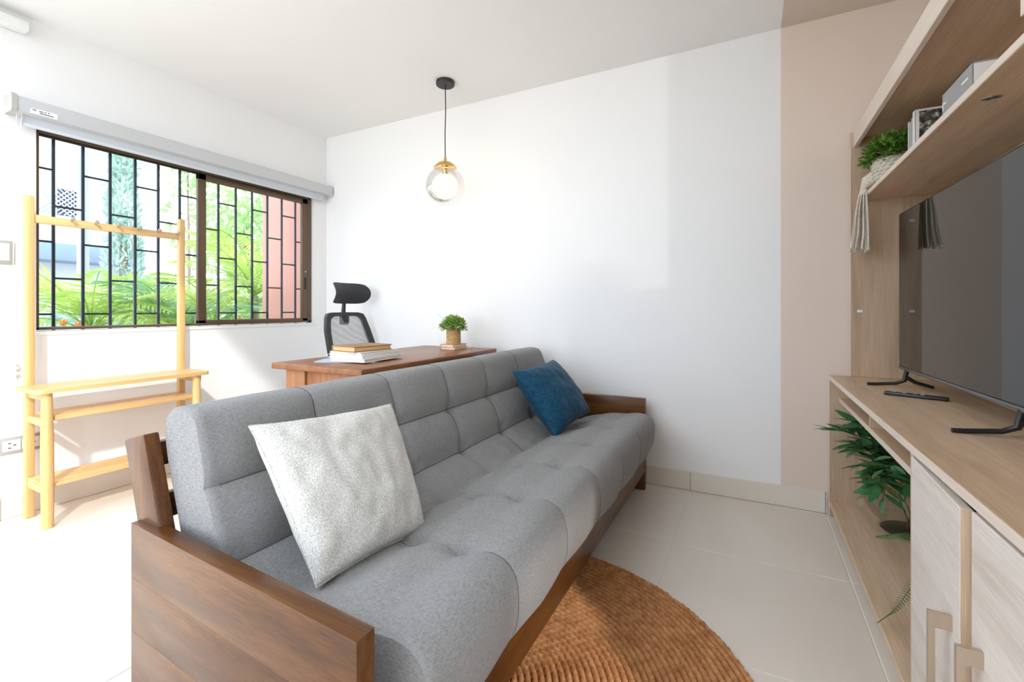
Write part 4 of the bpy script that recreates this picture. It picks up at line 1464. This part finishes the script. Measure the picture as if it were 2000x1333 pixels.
fx, fyc = 0.535, 1.86
fp_ = thing('potted_fern', 'fern with drooping fronds in a blue pot beside the console door', 'plant', (fx, fyc, ZN))
part('pot', G().lathe([(0, ZN), (0.06, ZN), (0.078, ZN + 0.04), (0.084, ZN + 0.09), (0.074, ZN + 0.13), (0.068, ZN + 0.13), (0.07, ZN + 0.11), (0, ZN + 0.11)], (fx, fyc, 0), 36), BLUEPOT, fp_, 50)
fronds = [
    [(fx, fyc, 0.19), (0.50, 1.90, 0.26), (0.455, 1.98, 0.235), (0.425, 2.05, 0.195), (0.41, 2.11, 0.165)],
    [(fx, fyc, 0.19), (0.47, 1.78, 0.235), (0.41, 1.70, 0.20), (0.365, 1.665, 0.14), (0.333, 1.685, 0.085)],
    [(fx, fyc, 0.19), (0.54, 1.78, 0.27), (0.55, 1.68, 0.26), (0.56, 1.60, 0.20)],
    [(fx, fyc, 0.19), (0.60, 1.85, 0.27), (0.66, 1.82, 0.24), (0.70, 1.80, 0.18)],
    [(fx, fyc, 0.19), (0.48, 1.76, 0.28), (0.45, 1.65, 0.28), (0.44, 1.55, 0.22)],
]
for cp in fronds:
    P = [Vector(p) for p in cp]
    pts = []
    for i in range(len(P) - 1):
        for t in np.linspace(0, 1, 10, endpoint=False):
            pts.append(P[i].lerp(P[i + 1], t))
    pts.append(P[-1])
    for _ in range(8):
        pts = [pts[0]] + [(pts[i - 1] + pts[i] * 2 + pts[i + 1]) / 4 for i in range(1, len(pts) - 1)] + [pts[-1]]
    q = G()
    q.tube(pts, [0.0018 - 0.001 * i / len(pts) for i in range(len(pts))], 5)
    for i in range(8, len(pts)):
        tdir = (pts[min(i + 1, len(pts) - 1)] - pts[i - 1]).normalized()
        sd = Matrix.Rotation(-0.75 if cp is fronds[0] else 0.0, 3, tdir) @ tdir.cross(Vector((0, 0, 1))).normalized()
        f_ = 1 - ((i - 8) / (len(pts) - 8)) ** 1.6 * 0.75
        for s_ in (1, -1):
            q.leaf(pts[i], sd * s_ + tdir * 0.35 + Vector((0, 0, .1)), (0, 0, 1), 0.022 * f_, 0.0048, 0.1, 0.1)
    part('frond', q, FERN, fp_, 0)

# ------------------------------------------------------------------ outdoors
gd = part('ground', G().box((-40, -30, -0.35), (30, 40, -0.13)), GROUND, smooth=0)
struct(gd)
# terrace slab behind the room
te = part('floor_terrace', G().box((-4.5, -4.0, -0.13), (1.5, YD - 0.2, -0.03)), TILE, smooth=0)
struct(te)
tp = thing('shadow_planter', 'unseen tall white planter with a leafy shrub, added to shade the back wall', 'planter', (-0.43, -1.2, -0.03))  # out of view, shaped to throw the plant shadow onto the back wall
part('box', G().box((-0.70, -1.35, -0.03), (-0.15, -1.05, 1.155), 0.01), WHITE, tp)
q = G()
for k in range(120):
    a_ = random.uniform(0, 2 * pi)
    q.leaf((-0.63 + random.gauss(0, .055), -1.2 + random.gauss(0, .05), 1.14 + abs(random.gauss(0, .045))), (cos(a_), sin(a_), random.uniform(-.2, 1)), (0, 0, 1), 0.075, 0.028)
for k in range(70):
    t_ = random.choice((random.uniform(0, .35), random.uniform(.5, .85)))
    q.leaf((-0.70 - 0.07 * t_ + random.gauss(0, .03), -1.10, 1.13 - 0.26 * t_ + random.gauss(0, .03)), (-1, random.uniform(-.5, .5), random.uniform(-1, .3)), (0, 0, 1), 0.075, 0.03)
part('foliage', q, LEAF_SHELF, tp, 0, stuff=True)
rp = part('red_pillar', G().box((-3.86, 2.62, -0.13), (-3.30, 3.3, 3.4), 0.004), REDW, origin=None)
tag(rp, 'red rendered pillar outside the right end of the window', 'pillar')


def frond_mesh(nm, L, mat_, seed, droop=0.5, n=26, ll=0.34):
    r_ = random.Random(seed)
    q = G()
    pts = []
    for i in range(n + 1):
        t = i / n
        pts.append(Vector((L * t * (1 - 0.10 * t), 0, L * (0.55 * t - droop * t * t))))
    q.tube(pts, [0.010 * (1 - 0.8 * i / n) + 0.001 for i in range(n + 1)], 5)
    for i in range(4, n + 1):
        t = i / n
        tdir = (pts[min(i + 1, n)] - pts[i - 1]).normalized()
        w = sin(pi * min(1, 0.12 + t * 0.85)) ** 0.7
        for s_ in (1, -1):
            d = Vector((0, s_, 0)) * 0.95 + tdir * 0.75 + Vector((0, 0, r_.uniform(-.25, .15)))
            q.leaf(pts[i], d, (0, 0, 1), ll * w * r_.uniform(.85, 1.1), 0.024, 0.2, 0.25)
    return q.mesh(nm, mat_, 0)


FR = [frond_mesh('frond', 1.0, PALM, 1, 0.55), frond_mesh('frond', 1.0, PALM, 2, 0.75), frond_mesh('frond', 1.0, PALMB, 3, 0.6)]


def palm(label, x, y, h, n, size, seed, kinds=(0, 1), trunk=0.05):
    r_ = random.Random(seed)
    t = thing('palm', label, 'palm', (x, y, -0.13), 0, None)
    part('trunk', G().tube([(x, y, -0.13), (x + 0.02, y, h * .5), (x, y, h)], [trunk * 1.2, trunk, trunk * .8], 10), BARK, t, 60)
    for k in range(n):
        o = bpy.data.objects.new('frond', FR[r_.choice(kinds)])
        put(o, t)
        a = 2 * pi * k / n * 1.0 + r_.uniform(-.3, .3)
        tilt = r_.uniform(-1.15, 0.0)
        s_ = size * r_.uniform(.8, 1.15)
        o.matrix_local = Matrix.Translation((0, 0, h + 0.13)) @ Matrix.Rotation(a, 4, 'Z') @ Matrix.Rotation(tilt, 4, 'Y') @ Matrix.Scale(s_, 4)
    return t


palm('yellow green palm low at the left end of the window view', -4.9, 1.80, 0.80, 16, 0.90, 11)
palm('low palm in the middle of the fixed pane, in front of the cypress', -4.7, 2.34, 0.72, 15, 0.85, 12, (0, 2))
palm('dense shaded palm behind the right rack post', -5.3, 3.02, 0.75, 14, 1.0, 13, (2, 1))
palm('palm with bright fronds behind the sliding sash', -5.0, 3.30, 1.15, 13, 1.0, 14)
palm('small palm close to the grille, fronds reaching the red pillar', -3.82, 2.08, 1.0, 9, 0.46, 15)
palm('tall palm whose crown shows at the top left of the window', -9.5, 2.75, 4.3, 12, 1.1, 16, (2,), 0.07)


def tree(nm, label, x, y, zc, rx, rz, n, L, w, mat_, cat='tree', cone=False, trunk=0.10):
    t = thing(nm, label, cat, (x, y, -0.13))
    part('trunk', G().tube([(x, y, -0.13), (x + 0.05, y, zc * .5), (x, y, zc)], [trunk, trunk * .8, trunk * .4], 8), BARK, t, 60)
    q = G()
    clumps = [(random.gauss(0, .45), random.gauss(0, .45), random.gauss(0, .45)) for _ in range(26)]
    for _ in range(n):
        if cone:
            f_ = random.random() ** 0.8
            r = rx * (1 - f_) ** 0.7 * random.uniform(.6, 1.05)
            a = random.uniform(0, 2 * pi)
            p = Vector((x + r * cos(a), y + r * sin(a), zc - rz + 2 * rz * f_))
            d = Vector((cos(a) * .4, sin(a) * .4, 1))
        else:
            c = random.choice(clumps)
            d = Vector((random.gauss(0, 1), random.gauss(0, 1), random.gauss(0, 1)))
            d.normalize()
            p = Vector((x + (c[0] + d.x * .42) * rx, y + (c[1] + d.y * .42) * rx, zc + (c[2] + d.z * .42) * rz))
            d = d + Vector((0, 0, -.3))
        q.leaf(p, d + Vector((random.gauss(0, .4), random.gauss(0, .4), random.gauss(0, .4))), (random.gauss(0, 1), random.gauss(0, 1), 1), L * random.uniform(.7, 1.3), w)
    part('foliage', q, mat_, t, 0, stuff=True)
    return t


tree('cypress', 'narrow bluish green cypress tree seen through the fixed pane', -9.0, 3.72, 2.35, 0.34, 2.5, 3600, 0.12, 0.04, CYPR, cone=True)
tree('leafy_tree', 'light green leafy tree filling the sliding sash', -8.2, 5.25, 2.5, 1.15, 1.35, 4200, 0.13, 0.06, TREEL)
tree('leafy_tree', 'leafy tree whose branch hangs at the top of the fixed pane', -7.6, 3.95, 3.2, 0.34, 0.34, 420, 0.12, 0.05, TREEL, trunk=0.025)
tree('leafy_bush', 'round green bush low behind the palms at the middle of the window', -6.8, 3.25, 0.55, 0.9, 0.65, 2200, 0.14, 0.07, TREEL, 'bush', trunk=0.04)
tree('leafy_bush', 'green bush low behind the palms at the left of the window', -6.6, 2.15, 0.5, 0.9, 0.55, 2000, 0.14, 0.07, CYPR, 'bush', trunk=0.04)
tree('leafy_bush', 'green bush low beside the red pillar', -6.0, 4.3, 0.6, 0.9, 0.75, 2200, 0.14, 0.07, TREEL, 'bush', trunk=0.04)

for lab_, x, y in (('orange flowering plant low at the left of the window view', -4.15, 1.44), ('orange flowering plant low in the sliding sash view', -4.0, 2.56)):
    t = thing('flowering_plant', lab_, 'plant', (x, y, -0.13))
    q = G()
    for k in range(9):
        a = 2 * pi * k / 9
        q.leaf((x, y, -0.13), (cos(a) * .25, sin(a) * .25, 1), (cos(a), sin(a), 0.1), 0.95, 0.08, 0.1, 0.1)
    part('leaves', q, PALM, t, 0, stuff=True)
    for k in range(3):
        a = 2 * pi * k / 3 + .4
        bx, by, bz = x + 0.06 * cos(a), y + 0.06 * sin(a), 0.84 + 0.02 * k
        fl = part('flower', G().tube([(x, y, -0.13), (bx, by, bz)], 0.006, 6), PALM, t)
        q = G()
        for m in range(7):
            aa = 2 * pi * m / 7
            q.leaf((bx, by, bz), (cos(aa) * .6, sin(aa) * .6, 1), (cos(aa), sin(aa), 0), 0.06, 0.018)
        part('petals', q, FLOWER, fl, 0)

# neighbour's house far behind
hs = thing('neighbour_house', 'pale two storey house beyond the garden with a dark latticed window', 'house', (-15, 5, -0.13))
part('facade', G().box((-17, 2.5, -0.13), (-14, 5.9, 5.2)), FACADE, hs, 0)
part('balcony_slab', G().box((-14.0, 2.6, 2.05), (-13.2, 5.9, 2.42), 0.01), SLATE, hs)
part('roof_slab', G().box((-17.2, 2.3, 5.2), (-13.6, 6.1, 5.4), 0.02), FACADE, hs)
wn = part('window', G().box((-14.02, 4.55, 3.15), (-13.97, 5.05, 3.75)), DARKWIN, hs, 0)
lt = G()
for k in range(-4, 6):
    y = 4.55 + 0.1 * k
    for sgn in (1, -1):
        ya, yb = (y, y + 0.6) if sgn > 0 else (y + 0.6, y)
        pa, pb = Vector((-13.95, ya, 3.15)), Vector((-13.95, yb, 3.75))
        lt.tube([pa, pb], 0.012, 4)
part('lattice', lt, FACADE, wn, 0)
wn2 = part('window', G().box((-14.02, 4.0, 3.0), (-13.97, 4.5, 3.6)), plain('shutter_grey', (0.45, 0.48, 0.55), rough=0.7), hs, 0)
part('railing', G().tube([(-13.25, 2.6, 3.0), (-13.25, 5.9, 3.0)], 0.02, 6), FACADE, hs)
for k in range(12):
    part('baluster', G().tube([(-13.25, 2.7 + 0.28 * k, 2.42), (-13.25, 2.7 + 0.28 * k, 3.0)], 0.012, 6), FACADE, hs)
up = part('utility_pole', G().tube([(-11, 3.93, -0.13), (-11, 3.93, 6.5)], [0.10, 0.07], 10), plain('weathered_pole', (0.42, 0.44, 0.50), rough=0.8), origin=None)
tag(up, 'slim grey utility pole rising left of the cypress', 'pole')
